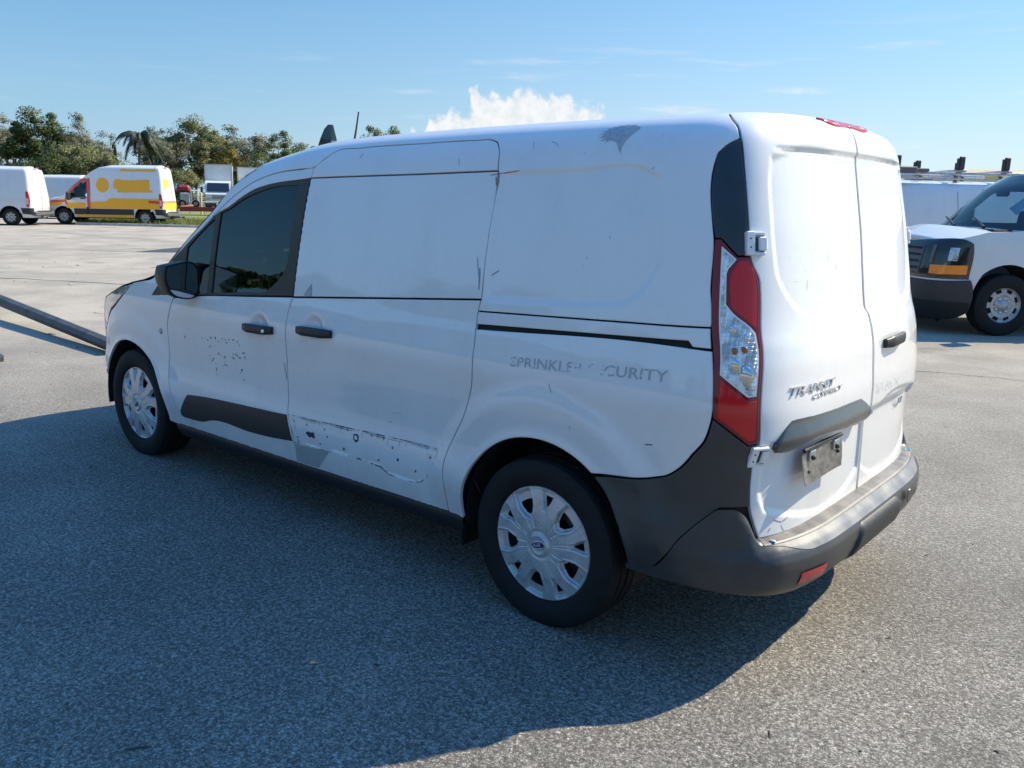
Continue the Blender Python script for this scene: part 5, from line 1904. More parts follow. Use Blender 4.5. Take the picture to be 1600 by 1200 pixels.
def chevy(name, label, loc, az, detail=True, rack=False):
    a = math.radians(az)
    h, n = np.array([math.cos(a), math.sin(a)]), np.array([-math.sin(a), math.cos(a)])
    wb = 3.43
    o = np.array(loc) - h * wb - n * 1.0
    root = empty(name, label, 'van', (o[0], o[1], GZ), a)
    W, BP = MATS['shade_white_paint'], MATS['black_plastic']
    E = [(-2.09, 1.99), (-.5, 1.99), (2.3, 1.985), (2.62, 1.95), (2.85, 1.80), (3.08, 1.55), (3.30, 1.30), (3.42, 1.285), (3.75, 1.272), (4.05, 1.235), (4.5, 1.17), (5.19, 1.15)]
    shell(root, CHV, W, .36, [(0, .40, .49), (wb, .40, .49)], E, 1, h=.06, ws=(2.62, 3.30, .22, .28), glass_mat='clear_glass', holes=[[(2.18, 1.81), (2.18, 1.37), (3.04, 1.37), (2.68, 1.76), (2.58, 1.81)]] if detail else [])
    p = dict(h=.07, depth=.01, edge=0, gap=0, corner=25, both=True, rnd=False)
    if rack:
        panel(CHV, 'panel_seam', [(.432, .5), (.447, .5), (.447, 1.93), (.432, 1.93)], MATS['scuff_grey'], root, off=.001, h=.1, depth=0, edge=0, gap=0, both=True, rnd=False)
    panel(CHV, 'door_window', [(2.15, 1.84), (2.15, 1.34), (3.10, 1.34), (3.06, 1.42), (2.70, 1.78), (2.60, 1.84)], MATS['clear_glass'] if detail else MATS['tinted_glass'], root, off=.003, **p)
    # nose: dark lamp surround, lamps, bumper
    panel(CHV, 'lamp_surround', [(4.01, .70), (4.01, 1.10), (4.03, 1.135), (4.10, 1.155), (5.19, 1.13), (5.19, .70)], MATS['gloss_black'], root, off=.012, h=.05, depth=.02, edge=.01, drop=.006, gap=.0, corner=30, both=True)
    panel(CHV, 'turn_signal', [(4.07, .76), (4.075, .87), (4.62, .865), (4.62, .755)], MATS['amber'], root, off=.022, h=.04, depth=.012, edge=.006, drop=.004, gap=0, corner=30, both=True)
    panel(CHV, 'headlight', [(4.27, .92), (4.27, 1.08), (4.42, 1.08), (4.42, .92)], MATS['headlight_clear'], root, off=.026, h=.03, depth=.015, edge=.01, drop=.01, gap=0, corner=30, both=True)
    panel(CHV, 'grille', [(4.75, .76), (4.75, 1.08), (5.19, 1.08), (5.19, .76)], MATS['grey_plastic'], root, off=.02, h=.06, depth=.01, edge=0, gap=0, corner=30, both=True)
    panel(CHV, 'front_bumper', [(3.93, .32), (3.90, .44), (3.93, .62), (3.98, .69), (4.3, .68), (5.19, .68), (5.19, .30), (4.2, .28)], MATS['navy_plastic'], root, off=.035, h=.05, depth=.04, edge=.02, drop=.012, gap=0, corner=40, both=True)
    panel(CHV, 'air_dam', [(3.95, .30), (3.96, .42), (4.3, .43), (5.19, .43), (5.19, .25), (4.2, .23)], MATS['seam_dark'], root, off=.048, h=.06, depth=.03, edge=.01, drop=.008, gap=0, corner=40, both=True)
    for z in (.80, .88, .96, 1.04):
        panel(CHV, 'grille_bar', [(4.77, z), (4.77, z + .025), (5.19, z + .025), (5.19, z)], MATS['seam_dark'], root, off=.03, h=.06, depth=.01, edge=0, gap=0, both=True)
    panel(CHV, 'lamp_divider', [(4.60, .885), (4.60, 1.10), (4.64, 1.10), (4.64, .885)], MATS['grey_plastic'], root, off=.024, h=.03, depth=.012, edge=0, gap=0, both=True)
    for s in (1, -1):
        for ax in (0, wb):
            simple_wheel(root, (ax, s * .88, .385), s, .385, .25, .225, style='truck')
            V = []
            for i in range(15):
                aa = math.radians(-5 + 190 * i / 14)
                for yy in (.965, .45):
                    V.append((ax + .50 * math.cos(aa), yy * s, .40 + .50 * math.sin(aa)))
            mk('arch_liner', V, [(2 * i, 2 * i + 1, 2 * i + 3, 2 * i + 2) for i in range(14)], MATS['seam_dark'], root, smooth=False)
        b = MB().box((2.73, s * 1.16 - .11, 1.32), (2.85, s * 1.16 + .11, 1.62), .04)
        b.tube([(2.79, s * 1.05, 1.40), (2.81, s * .93, 1.36)], .03, 8)
        b.build('door_mirror', BP, root)
    b = MB()
    b.box((-1.0, -.80, .34), (3.0, .80, .52))
    b.box((3.85, -.8, .38), (4.15, .8, .6))
    b.build('underbody', MATS['seam_dark'], root)
    MB().box((-1.42, -.95, .45), (-1.28, .95, .62), .03).build('rear_bumper', MATS['grey_plastic'], root)
    # cabin
    for y in (.45, -.45):
        b = MB()
        b.box((2.0, y - .26, .8), (2.5, y + .26, 1.0), .06)
        b.box((1.95, y - .25, .95), (2.10, y + .25, 1.55), .05)
        b.box((1.95, y - .13, 1.54), (2.05, y + .13, 1.76), .04)
        b.build('front_seat', MATS['cloth_seat'], root)
    b = MB()
    b.box((2.75, -.88, .9), (3.25, .88, 1.27), .06)
    b.tube([(2.62 + .07 * math.sin(t), .45 + .19 * math.cos(t), 1.28 + .18 * math.sin(t)) for t in np.linspace(0, 2 * np.pi, 21)], .018, 8, False)
    b.build('dashboard', BP, root)
    MB().box((1.5, -.85, .6), (1.53, .85, 1.88)).build('bulkhead', MATS['grey_paint'], root)
    if detail:
        wz = lambda q, z, o: np.array([q, 0, z])
        for y0, y1 in ((.62, .05), (-.05, -.62)):
            m = MB().tube([(3.60, y0, 1.325), (3.52, (y0 + y1) / 2, 1.40), (3.44, y1 + .05, 1.44)], [.022, .014, .010], 6)
            m.build('wiper', BP, root, True)
        panelm = MB().box((3.40, -.92, 1.285), (3.66, .92, 1.312), .02)
        panelm.build('cowl_grille', MATS['seam_dark'], root)
        m = MB()
        m.box((3.0, -.12, 1.72), (3.06, .12, 1.80), .02)
        m.build('rear_view_mirror', BP, root)
        # auction sheet on the windscreen
        c = np.array([3.145, .60, 1.60])
        ex, ey = np.array([-.30, -.62, .0]) * .0, None
        u = np.array([.10, -.95, -.12])
        u /= np.linalg.norm(u)
        v = np.array([-.66, .03, .75])
        v /= np.linalg.norm(v)
        uu, vv = (u + .55 * v), (v - .55 * u)
        uu, vv = uu / np.linalg.norm(uu), vv / np.linalg.norm(vv)
        P = [c + uu * a_ * .15 + vv * b_ * .11 for a_, b_ in ((-1, -1), (1, -1), (1, 1), (-1, 1))]
        mk('windscreen_paper', P, [(0, 1, 2, 3)], MATS['paper'], root, smooth=False)
    return root


RACKVAN = (4.19, -10.98)
chevy('white_van', 'white work van with black lamp surround and amber indicator, nose at the right edge', (.38, -8.8), 43)
chevy('white_van', 'white panel van with a ladder rack, side on behind the amber lamp van', RACKVAN, 43, detail=False, rack=True)

# the roof rack on the van behind
def roof_rack():
    a = math.radians(43)
    h, n = np.array([math.cos(a), math.sin(a)]), np.array([-math.sin(a), math.cos(a)])
    o = np.array(RACKVAN) - h * 3.43 - n * 1.0
    root = empty('ladder_rack', 'grey metal ladder rack with upright dark stops on a white van roof', 'rack', (o[0], o[1], GZ), a)
    for y in (.70, -.70):
        MB().tube([(-.9, y, 2.145), (3.05, y, 2.145)], .028, 8).build('rail', MATS['galvanised'], root, True)
        MB().box((-.7, y - .02, 2.04), (2.75, y + .02, 2.07), .005).build('gutter_rail', MATS['galvanised'], root)
    for x in (-.42, .38, 1.50, 2.7):
        b = MB().box((x - .035, -.86, 2.165), (x + .035, .86, 2.21), .008)
        b.build('crossbar', MATS['galvanised'], root)
        for y in (.60, -.60):
            MB().box((x - .03, y - .02, 1.99), (x + .03, y + .02, 2.15), .006).build('rack_foot', MATS['grey_plastic'], root)
    for x, y in ((1.50, .74), (.38, .74), (-.42, .74), (1.50, -.74), (.38, -.74), (-.42, -.74)):
        b = MB().box((x - .045, y - .03, 2.20), (x + .045, y + .03, 2.43), .012)
        b.box((x + .05, y - .025, 2.20), (x + .085, y + .025, 2.40), .008)
        b.build('upright_stop', MATS['navy_plastic'], root)
    b = MB()
    b.box((1.20, .62, 2.13), (1.62, .86, 2.24), .015)
    b.tube([(1.2, .74, 2.19), (.95, .74, 2.19)], .03, 8)
    b.build('rack_clamp', MATS['grey_plastic'], root, True)
    return root


roof_rack()


YRV = (2.74, -21.96)


def yellow_roof_van():
    r = big_van('yellow_van', 'yellow van of which only the rounded roof shows above the rack', (YRV[0], YRV[1]), 43, 2.55, 3.573, None, None, 'kayak_yellow')
    return r


yellow_roof_van()


# ---- box trucks in front of the trees
def box_truck(label, px, depth, face, group, w=2.42, hgt=3.95):
    off = math.atan((px - 800) / 1327.0)
    az = CAM_YAW - off
    dist = depth / math.cos(off)
    x, y = CAM_POS[0] + dist * math.cos(az), CAM_POS[1] + dist * math.sin(az)
    rz = math.radians(face)
    root = empty('box_truck', label, 'truck', (x, y, GZ), rz, group)
    T, BP = MATS['truck_white'], MATS['black_plastic']
    b = MB().box((-6.2, -w / 2, 1.05), (-.95, w / 2, hgt), .05)
    b.build('cargo_box', T, root)
    m = MB()
    for y0 in (-w / 2 - .01, w / 2 - .05):
        m.box((-.96, y0, 1.05), (-.90, y0 + .06, hgt + .01), .01)
    m.box((-.96, -w / 2, hgt - .05), (-.90, w / 2, hgt + .015), .01)
    m.build('box_corner_trim', MATS['galvanised'], root)
    prof = [(-.85, .75), (1.28, .75), (1.36, .95), (1.36, 1.45), (1.22, 1.58), (.72, 2.42), (.45, 2.55), (-.6, 2.58), (-.85, 2.5)]
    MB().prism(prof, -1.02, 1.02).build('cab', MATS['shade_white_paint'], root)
    V = [(1.20, -.90, 1.66), (1.20, .90, 1.66), (.775, .86, 2.36), (.775, -.86, 2.36)]
    mk('windscreen', [tuple(np.array(v) + np.array([.03, 0, .02])) for v in V], [(0, 1, 2, 3)], MATS['gloss_black'], root, smooth=False)
    for s in (1, -1):
        mk('side_window', [(-.35, s * 1.025, 1.62), (.95, s * 1.025, 1.62), (.62, s * 1.025, 2.30), (-.35, s * 1.025, 2.30)], [(0, 1, 2, 3)], MATS['gloss_black'], root, smooth=False)
        MB().box((1.10, s * 1.30 - .10, 1.55), (1.18, s * 1.30 + .10, 2.05), .03).tube([(1.14, s * 1.2, 1.9), (.95, s * 1.0, 2.0)], .02, 6).build('door_mirror', BP, root)
        MB().box((1.345, s * .78 - .19, 1.0), (1.375, s * .78 + .19, 1.18), .01).build('headlight', MATS['headlight_clear'], root)
        for ax in (.35, -4.6):
            simple_wheel(root, (ax, s * .95, .45), s, .45, .28, .27)
    for z in (1.05, 1.17, 1.29):
        MB().box((1.36, -.50, z), (1.385, .50, z + .07), .01).build('grille_bar', MATS['grey_plastic'], root)
    MB().box((1.25, -1.02, .45), (1.42, 1.02, .80), .04).build('front_bumper', MATS['navy_plastic'], root)
    MB().box((1.42, -.18, .58), (1.43, .18, .74), .003).build('number_plate', MATS['white_print'], root)
    MB().box((-6.0, -.5, .65), (.9, .5, 1.04), .02).build('chassis', MATS['seam_dark'], root)
    return root


box_truck('white box truck facing us beside the red flatbed trailer', 346, 74, 147, 'box trucks under the trees', w=2.25)
box_truck('white box truck mostly hidden behind the sloping windscreen pillar of the near van', 397, 77, 147, 'box trucks under the trees', hgt=3.85)


def at_px(px, depth, z=GZ):
    off = math.atan((px - 800) / 1327.0)
    az = CAM_YAW - off
    d = depth / math.cos(off)
    return np.array([CAM_POS[0] + d * math.cos(az), CAM_POS[1] + d * math.sin(az), z])


def trailer_group():
    c = at_px(304, 60)
    right = np.array([math.cos(CAM_YAW - math.atan((304 - 800) / 1327.0) - math.pi / 2), math.sin(CAM_YAW - math.atan((304 - 800) / 1327.0) - math.pi / 2)])
    rz = math.atan2(right[1], right[0])
    t = empty('flatbed_trailer', 'low dark red flatbed trailer carrying a white machine on the grass', 'trailer', tuple(c), rz)
    MB().box((-.95, -1.0, .42), (4.6, 1.0, .56), .02).build('deck', MATS['dark_red'], t)
    MB().box((-.95, -1.06, .30), (4.6, -1.003, .60), .01).build('side_rail', MATS['dark_red'], t)
    MB().tube([(-.95, -.9, .46), (-1.5, 0, .55), (-.95, .9, .46)], .05, 6).build('drawbar', MATS['red_paint'], t)
    for x in (2.4, 3.2):
        for s in (1, -1):
            simple_wheel(t, (x, s * .88, .28), s, .28, .2, .17)
    m = empty('loader', 'small white and grey machine with a dark red cover on the red trailer', 'machine', (c[0] - right[0] * .15, c[1] - right[1] * .15, .572), rz)
    MB().box((-.60, -.55, .28), (.05, .55, .98), .06).build('engine_body', MATS['grey_paint'], m)
    b = MB()
    for x in (.08, .48):
        b.box((x, -.5, .25), (x + .10, -.40, 1.10), .02)
        b.box((x, .40, .25), (x + .10, .50, 1.10), .02)
    b.box((.05, -.52, 1.08), (.62, .52, 1.16), .03)
    b.box((.05, -.52, .22), (.62, .52, .36), .03)
    b.build('white_frame', MATS['shade_white_paint'], m)
    MB().box((-.78, -.5, .99), (.10, .5, 1.50), .16).build('red_cover', MATS['dark_red'], m)
    for x in (-.45, .40):
        for s in (1, -1):
            simple_wheel(m, (x, s * .5, .25), s, .25, .18, .13)
    MB().tube([(.25, -.75, .10), (-.2, -.80, .06), (-.60, -.72, .02)], .07, 8).build('orange_hose', MATS['orange_rubber'], m, True)
    p = at_px(318, 63)
    b = MB().tube([(0, 0, 0), (0, 0, 1.55)], .075, 10)
    b.ell((0, 0, 1.55), (.075, .075, .05), 10, 6)
    o = b.build('bollard', MATS['kayak_yellow'], None, True)
    o.location = tuple(p)
    tag(o, 'yellow bollard post standing by the white rail near the red trailer', 'bollard')
    q = at_px(318, 64)
    r = empty('barrier_rail', 'low white rail behind the yellow bollard and red trailer', 'barrier', tuple(q), rz)
    MB().box((-.9, -.04, .82), (1.2, .04, .95), .02).build('rail', MATS['shade_white_paint'], r)
    for x in (-.8, .2, 1.1):
        MB().box((x - .04, -.04, 0), (x + .04, .04, .82), .01).build('post', MATS['shade_white_paint'], r)


trailer_group()

# ---- the pole lying across the lot
def pole():
    A, B = np.array([6.30, -.474, .085]), np.array([15.5, -.93, .43])
    root = empty('steel_pole', 'long dark grey tapered steel pole lying on the sunlit asphalt', 'pole', (0, 0, 0))
    pts = [A + (B - A) * t for t in np.linspace(0, 1, 9)]
    MB().tube(pts, list(np.linspace(.066, .082, 9)), 8).build('shaft', MATS['pole_steel'], root)
    ax = (B - A) / np.linalg.norm(B - A)
    m = MB().tube([B, B + ax * .03], .19, 4)
    m.build('base_flange', MATS['pole_steel'], root)
    MB().box((B[0] - .35, B[1] - .5, GZ), (B[0] + .1, B[1] + .5, B[2] - .08), .02).build('timber_block', MATS['timber_dark'], root)


plain('pole_steel', (0.085, 0.085, 0.085), rough=0.5, metal=0.3, var=0.4, scale=6)
pole()
o = MB().prism([(6.72, .365), (6.63, .40), (6.55, .95), (7.3, .95), (7.0, .33)], GZ + .001, GZ + .04, 'z').build('steel_plate', MATS['pole_steel'], None)
tag(o, 'flat dark steel plate end on the ground at the left edge', 'plate')

# ================================================================ KERB, GRASS, DIRT
def sheet(name, pts, mat, z):
    o = mk(name, [(x, y, z) for x, y in pts], [tuple(range(len(pts)))], mat, None, smooth=False)
    o['kind'] = 'structure'
    return o


def soil_material():
    t = NT('rough_soil')
    n, n2 = t.noise(.35, 5, .6), t.noise(4, 5, .65)
    c = t.mix(t.step(n, .38, .62), (.16, .125, .085), (.085, .10, .035))
    c = t.mix(t.m('MULTIPLY', t.step(n2, .5, .7), .5), c, (.22, .19, .13))
    t.set(color=c, rough=.95)
    t.bump(n2, .6, .05)
    MATS['rough_soil'] = t.mat
    t = NT('lawn')
    n, n2 = t.noise(.6, 5, .6), t.noise(9, 5, .65)
    t.set(color=t.mix(t.m('ADD', t.m('MULTIPLY', n, .5), t.m('MULTIPLY', n2, .5)), (.10, .125, .035), (.27, .29, .095)), rough=.95)
    t.bump(n2, .8, .08)
    MATS['lawn'] = t.mat
    t = NT('dark_ground')
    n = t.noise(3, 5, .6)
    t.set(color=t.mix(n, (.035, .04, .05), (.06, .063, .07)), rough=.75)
    MATS['dark_ground'] = t.mat


soil_material()
plain('concrete', (.46, .44, .40), rough=.9, var=.2, scale=5)
sheet('lawn_ground', [(39.2, -13.95), (36.4, -15.85), (34.6, -17.2), (30.3, -20.7), (22, -28), (34, -42), (70, -62), (78, -34), (58, -20)], MATS['lawn'], GZ + .02)
sheet('wooded_ground', [(54, 60), (60, -12), (66, -38), (52, -52), (30, -66), (5, -80), (-60, -100), (-60, -400), (400, -400), (400, 60)], MATS['rough_soil'], GZ + .028)
sheet('dark_ground_patch', [(20.08, -7.36), (19.26, -8.29), (18.2, -9.6), (20.6, -11.2), (21.49, -9.56), (20.95, -8.6)], MATS['dark_ground'], GZ + .004)  # flat dark wedge laid just above the asphalt


def ground_lines():
    r = random.Random(17)
    V, F = [], []

    def line(pts, w):
        k = len(V)
        for i, (x, y) in enumerate(pts):
            a, b2 = pts[max(0, i - 1)], pts[min(len(pts) - 1, i + 1)]
            t = np.array([b2[0] - a[0], b2[1] - a[1]])
            t /= np.linalg.norm(t)
            ww = w * r.uniform(.4, 1.2)
            V.extend([(x - t[1] * ww, y + t[0] * ww, GZ + .003), (x + t[1] * ww, y - t[0] * ww, GZ + .003)])
        F.extend([(k + 2 * i, k + 2 * i + 1, k + 2 * i + 3, k + 2 * i + 2) for i in range(len(pts) - 1)])

    def crack(a, b2, n, wob, w):
        pts = []
        for i in range(n + 1):
            u = i / n
            pts.append((a[0] + (b2[0] - a[0]) * u + r.uniform(-wob, wob), a[1] + (b2[1] - a[1]) * u + r.uniform(-wob, wob)))
        line(pts, w)
    crack((17.5, -1.0), (9.2, -5.2), 26, .04, .028)
    crack((24.0, -4.0), (14.0, -14.0), 22, .15, .02)
    crack((9.4, -1.6), (7.6, -2.0), 16, .05, .010)
    crack((-4.5, -7.0), (3.5, -4.6), 30, .06, .008)
    crack((-3.4, .4), (-1.2, -2.4), 26, .03, .004)
    o = mk('pavement_cracks', V, F, MATS['dark_ground'], None, smooth=False)
    o['kind'] = 'structure'


ground_lines()


def debris():
    r = np.random.default_rng(31)
    V, F = [], []
    for i in range(420):
        x, y = (r.uniform(-3.2, 8), r.uniform(-6, 3.0)) if i > 130 else (r.uniform(5, 22), r.uniform(-9, 1))
        s = r.uniform(.0018, .0055) * (1 if i > 130 else 2.6)
        a = r.uniform(0, 6.28)
        e = r.uniform(.8, 2.0) if i % 9 else r.uniform(3, 7)
        k = len(V)
        c, d = math.cos(a), math.sin(a)
        for u, v, z in ((-e, -1, 0), (e, -1, 0), (e * .8, 1, 0), (-e * .9, 1, 0), (0, 0, .9)):
            V.append((x + s * (u * c - v * d), y + s * (u * d + v * c), GZ + .001 + s * z))
        F += [(k, k + 1, k + 4), (k + 1, k + 2, k + 4), (k + 2, k + 3, k + 4), (k + 3, k, k + 4)]
    o = mk('twigs_and_grit', V, F, MATS['timber_dark'], None, smooth=False)
    o['kind'] = 'stuff'


debris()


def grass_tufts():
    r = np.random.default_rng(4)
    n = 9000
    V, F = [], []
    A, B, C, D = np.array([39.2, -14.0]), np.array([30.3, -20.8]), np.array([36.5, -27]), np.array([47, -19])
    u, v = r.random(n), r.random(n) ** 1.5
    P = (A + (B - A) * u[:, None]) * (1 - v[:, None]) + (D + (C - D) * u[:, None]) * v[:, None]
    for i in range(n):
        a = r.uniform(0, 6.28)
        h = r.uniform(.10, .34)
        w = r.uniform(.012, .03)
        dx, dy = math.cos(a), math.sin(a)
        k = len(V)
        lx, ly = r.normal(0, .08, 2)
        V += [(P[i, 0] - dx * w, P[i, 1] - dy * w, GZ), (P[i, 0] + dx * w, P[i, 1] + dy * w, GZ), (P[i, 0] + lx, P[i, 1] + ly, GZ + h)]
        F.append((k, k + 1, k + 2))
    me = mk('grass_tufts', V, F, MATS['leaf_grass'], None, smooth=False)
    at = me.data.attributes.new('tint', 'FLOAT', 'FACE')
    at.data.foreach_set('value', r.random(len(F)).astype(np.float32))
    me['kind'] = 'stuff'


def kerb():
    root = empty('kerb', 'pale concrete kerb along the edge of the lot below the yellow van', 'kerb')
    A, B = np.array([46.5, -11.0]), np.array([37.3, -18.1])
    pts = [(39.0, -13.85), (36.3, -15.72), (34.5, -17.07), (30.2, -20.55), (21.9, -27.9)]
    k = 0
    for a, b2 in zip(pts[:-1], pts[1:]):
        a, b2 = np.array(a), np.array(b2)
        L = np.linalg.norm(b2 - a)
        n = max(1, int(L / 1.5))
        t = (b2 - a) / L
        nn = np.array([-t[1], t[0]])
        for i in range(n):
            p0, p1 = a + t * (L * i / n + .008), a + t * (L * (i + 1) / n - .008)
            q = [p0 - nn * .08, p1 - nn * .08, p1 + nn * .08, p0 + nn * .08]
            MB().prism([tuple(x) for x in q], GZ, GZ + .11, 'z').build('kerb_stone', MATS['concrete'], root)


kerb()

# ================================================================ TREES
def leaf_material(name, cols, trans=0.35):
    t = NT(name)
    at = t.N.new('ShaderNodeAttribute')
    at.attribute_name = 'tint'
    at.attribute_type = 'GEOMETRY'
    r = t.N.new('ShaderNodeValToRGB')
    els = r.color_ramp.elements
    els[0].color = cols[0] + (1,)
    els[1].color = cols[-1] + (1,)
    for i, c in enumerate(cols[1:-1]):
        e = els.new((i + 1) / (len(cols) - 1))
        e.color = c + (1,)
    t.L.new(at.outputs['Fac'], r.inputs[0])
    t.set(color=r.outputs[0], rough=.55, spec=.3)
    tr = t.N.new('ShaderNodeBsdfTranslucent')
    t.L.new(r.outputs[0], tr.inputs[0])
    mx = t.N.new('ShaderNodeMixShader')
    mx.inputs[0].default_value = trans
    t.L.new(t.bsdf.outputs[0], mx.inputs[1])
    t.L.new(tr.outputs[0], mx.inputs[2])
    t.L.new(mx.outputs[0], t.out.inputs[0])
    MATS[name] = t.mat


leaf_material('leaf_dark', [(.044, .070, .022), (.085, .122, .036), (.138, .166, .052)])
leaf_material('leaf_olive', [(.088, .114, .048), (.152, .172, .070), (.225, .225, .100)])
leaf_material('leaf_palm', [(.014, .028, .012), (.028, .048, .018)], 0.15)
leaf_material('leaf_yellow', [(.130, .130, .024), (.230, .205, .034), (.320, .260, .044)])
leaf_material('leaf_grass', [(.08, .115, .024), (.17, .20, .05), (.27, .27, .09)])
leaf_material('leaf_grey', [(.105, .122, .078), (.175, .190, .125), (.240, .240, .165)])
plain('bark', (.11, .095, .075), rough=.95, var=.35, scale=4, bump=.4)
plain('bark_pale', (.22, .20, .17), rough=.9, var=.3, scale=4, bump=.3)
grass_tufts()


def make_tree(seed, H, R, base, leaf, bark, nclump=60, perclump=70, size=.26, spread=.55, trunk_r=.16, lean=0.0, sparse=False):
    """trunk and limbs, then small leaf cards in clumps at the limb ends; returns (trunk mesh, crown mesh)"""
    r = np.random.default_rng(seed)
    b = MB()
    fork = H * base
    top = np.array([lean * H, 0, fork])
    b.tube([(0, 0, 0), (lean * H * .4, .05, fork * .5), tuple(top)], [trunk_r, trunk_r * .8, trunk_r * .65], 8)
    centers = []
    nl = 7 + int(r.integers(0, 4))
    for i in range(nl):
        a = 2 * math.pi * i / nl + r.uniform(-.4, .4)
        rad = R * r.uniform(.35, .85)
        z = H * r.uniform(base + .22, .93)
        tip = np.array([top[0] + rad * math.cos(a), rad * math.sin(a), z])
        mid = top + (tip - top) * .5 + np.array([0, 0, r.uniform(.0, .08) * H])
        b.tube([tuple(top * .98), tuple(mid), tuple(tip)], [trunk_r * .5, trunk_r * .3, trunk_r * .10], 6)
        centers.append(tip)
        for _ in range(3):
            t2 = mid + (tip - mid) * r.uniform(.2, .9) + r.normal(0, 1, 3) * np.array([R * .30, R * .30, H * .07])
            b.tube([tuple(mid + (tip - mid) * .2), tuple(t2)], [trunk_r * .2, trunk_r * .05], 5)
            centers.append(t2)
    centers = np.array(centers)
    extra = []
    while len(extra) < nclump - len(centers):
        p = r.normal(0, 1, 3)
        p /= np.linalg.norm(p)
        p *= r.uniform(.45, 1.0)
        z = H * (base + .08) + (H * (1 - base - .10)) * (.5 + .5 * p[2])
        w = 1.0 - .35 * max(0, p[2]) - (.25 if p[2] < -.6 else 0)
        extra.append((top[0] + p[0] * R * w, p[1] * R * w, z))
    if extra:
        centers = np.concatenate([centers, np.array(extra)])
    perclump = int(perclump * 2.7)
    n = len(centers) * perclump
    ci = np.repeat(np.arange(len(centers)), perclump)
    cs = r.uniform(.55, 1.25, len(centers)) * spread
    dd = r.normal(0, 1, (n, 3))
    dd /= np.linalg.norm(dd, axis=1, keepdims=True)
    P = centers[ci] + dd * (r.random(n) ** .5)[:, None] * cs[ci][:, None] * 1.15 * np.array([1, 1, .72])
    P[:, 2] = np.maximum(P[:, 2], H * base * .5)
    sz = size * .60 * r.uniform(.6, 1.3, n)
    d1 = r.normal(0, 1, (n, 3))
    d1 /= np.linalg.norm(d1, axis=1, keepdims=True)
    d2 = np.cross(d1, r.normal(0, 1, (n, 3)))
    d2 /= np.linalg.norm(d2, axis=1, keepdims=True) + 1e-9
    q = np.stack([P - d1 * sz[:, None] * .6, P + d2 * sz[:, None] * .34, P + d1 * sz[:, None] * .6, P - d2 * sz[:, None] * .34], 1)
    F = np.arange(n * 4).reshape(-1, 4)
    mid_c = np.array([top[0], 0, H * (base + .5 * (1 - base))])
    out = dd * .8 + (centers[ci] - mid_c) / R * .45 + np.array([0, 0, .25]) + r.normal(0, .25, (n, 3))
    out /= np.linalg.norm(out, axis=1, keepdims=True)
    gn = np.cross(q[:, 1] - q[:, 0], q[:, 3] - q[:, 0])
    fl = (gn * out).sum(1) < 0
    q[fl] = q[fl][:, ::-1]
    V = q.reshape(-1, 3)
    crown = mk('crown', V, F, MATS[leaf], None, mesh_only=True, smooth=True, N=np.repeat(out, 4, 0))
    ct = r.uniform(0, 1, len(centers))
    tint = np.clip(ct[ci] * .55 + r.uniform(0, .5, n), 0, 1).astype(np.float32)
    at = crown.attributes.new('tint', 'FLOAT', 'FACE')
    at.data.foreach_set('value', tint)
    trunk = mk('trunk', b.V, b.F, MATS[bark], None, mesh_only=True)
    return trunk, crown


PROTO = {
    'dark_a': make_tree(1, 10, 2.9, .25, 'leaf_dark', 'bark', 66, 85, .30, .75),
    'dark_b': make_tree(2, 10, 3.6, .20, 'leaf_dark', 'bark', 70, 85, .30, .80),
    'olive_a': make_tree(3, 10, 3.0, .25, 'leaf_olive', 'bark', 60, 70, .27, .75),
    'olive_b': make_tree(4, 10, 3.8, .22, 'leaf_olive', 'bark', 75, 80, .28, .80),
    'grey_a': make_tree(5, 10, 2.6, .30, 'leaf_grey', 'bark_pale', 44, 48, .24, .72),
    'grey_b': make_tree(6, 10, 2.2, .35, 'leaf_grey', 'bark_pale', 38, 42, .24, .70),
    'yellow_a': make_tree(7, 10, 3.2, .12, 'leaf_yellow', 'bark', 60, 75, .28, .75),
    'bush_a': make_tree(8, 10, 6.0, .03, 'leaf_dark', 'bark', 60, 80, .50, 1.5, .12),
    'bush_b': make_tree(9, 10, 6.5, .03, 'leaf_olive', 'bark', 60, 75, .50, 1.5, .12),
}


PROTO_H = {k: float(np.percentile([v.co.z for v in c.vertices], 99.7)) for k, (t, c) in PROTO.items()}


def plant_tree(kind, px, depth, top_y, label, name='tree', group='trees along the far edge of the lot', rot=0.0, fat=1.0, cat='tree'):
    off = math.atan((px - 800) / 1327.0)
    hor = 299 + (px - 180) * .0222
    H = CAM_POS[2] + (hor - top_y) / 1327.0 * depth * 0.89
    c = at_px(px, depth, GZ)
    root = empty(name, label, cat, tuple(c), rot, group)
    s = H / PROTO_H[kind]
    for nm, me in zip(('trunk', 'crown'), PROTO[kind]):
        o = bpy.data.objects.new(nm, me)
        COL.objects.link(o)
        o.parent = root
        o.scale = (s * fat, s * fat, s)
    return root


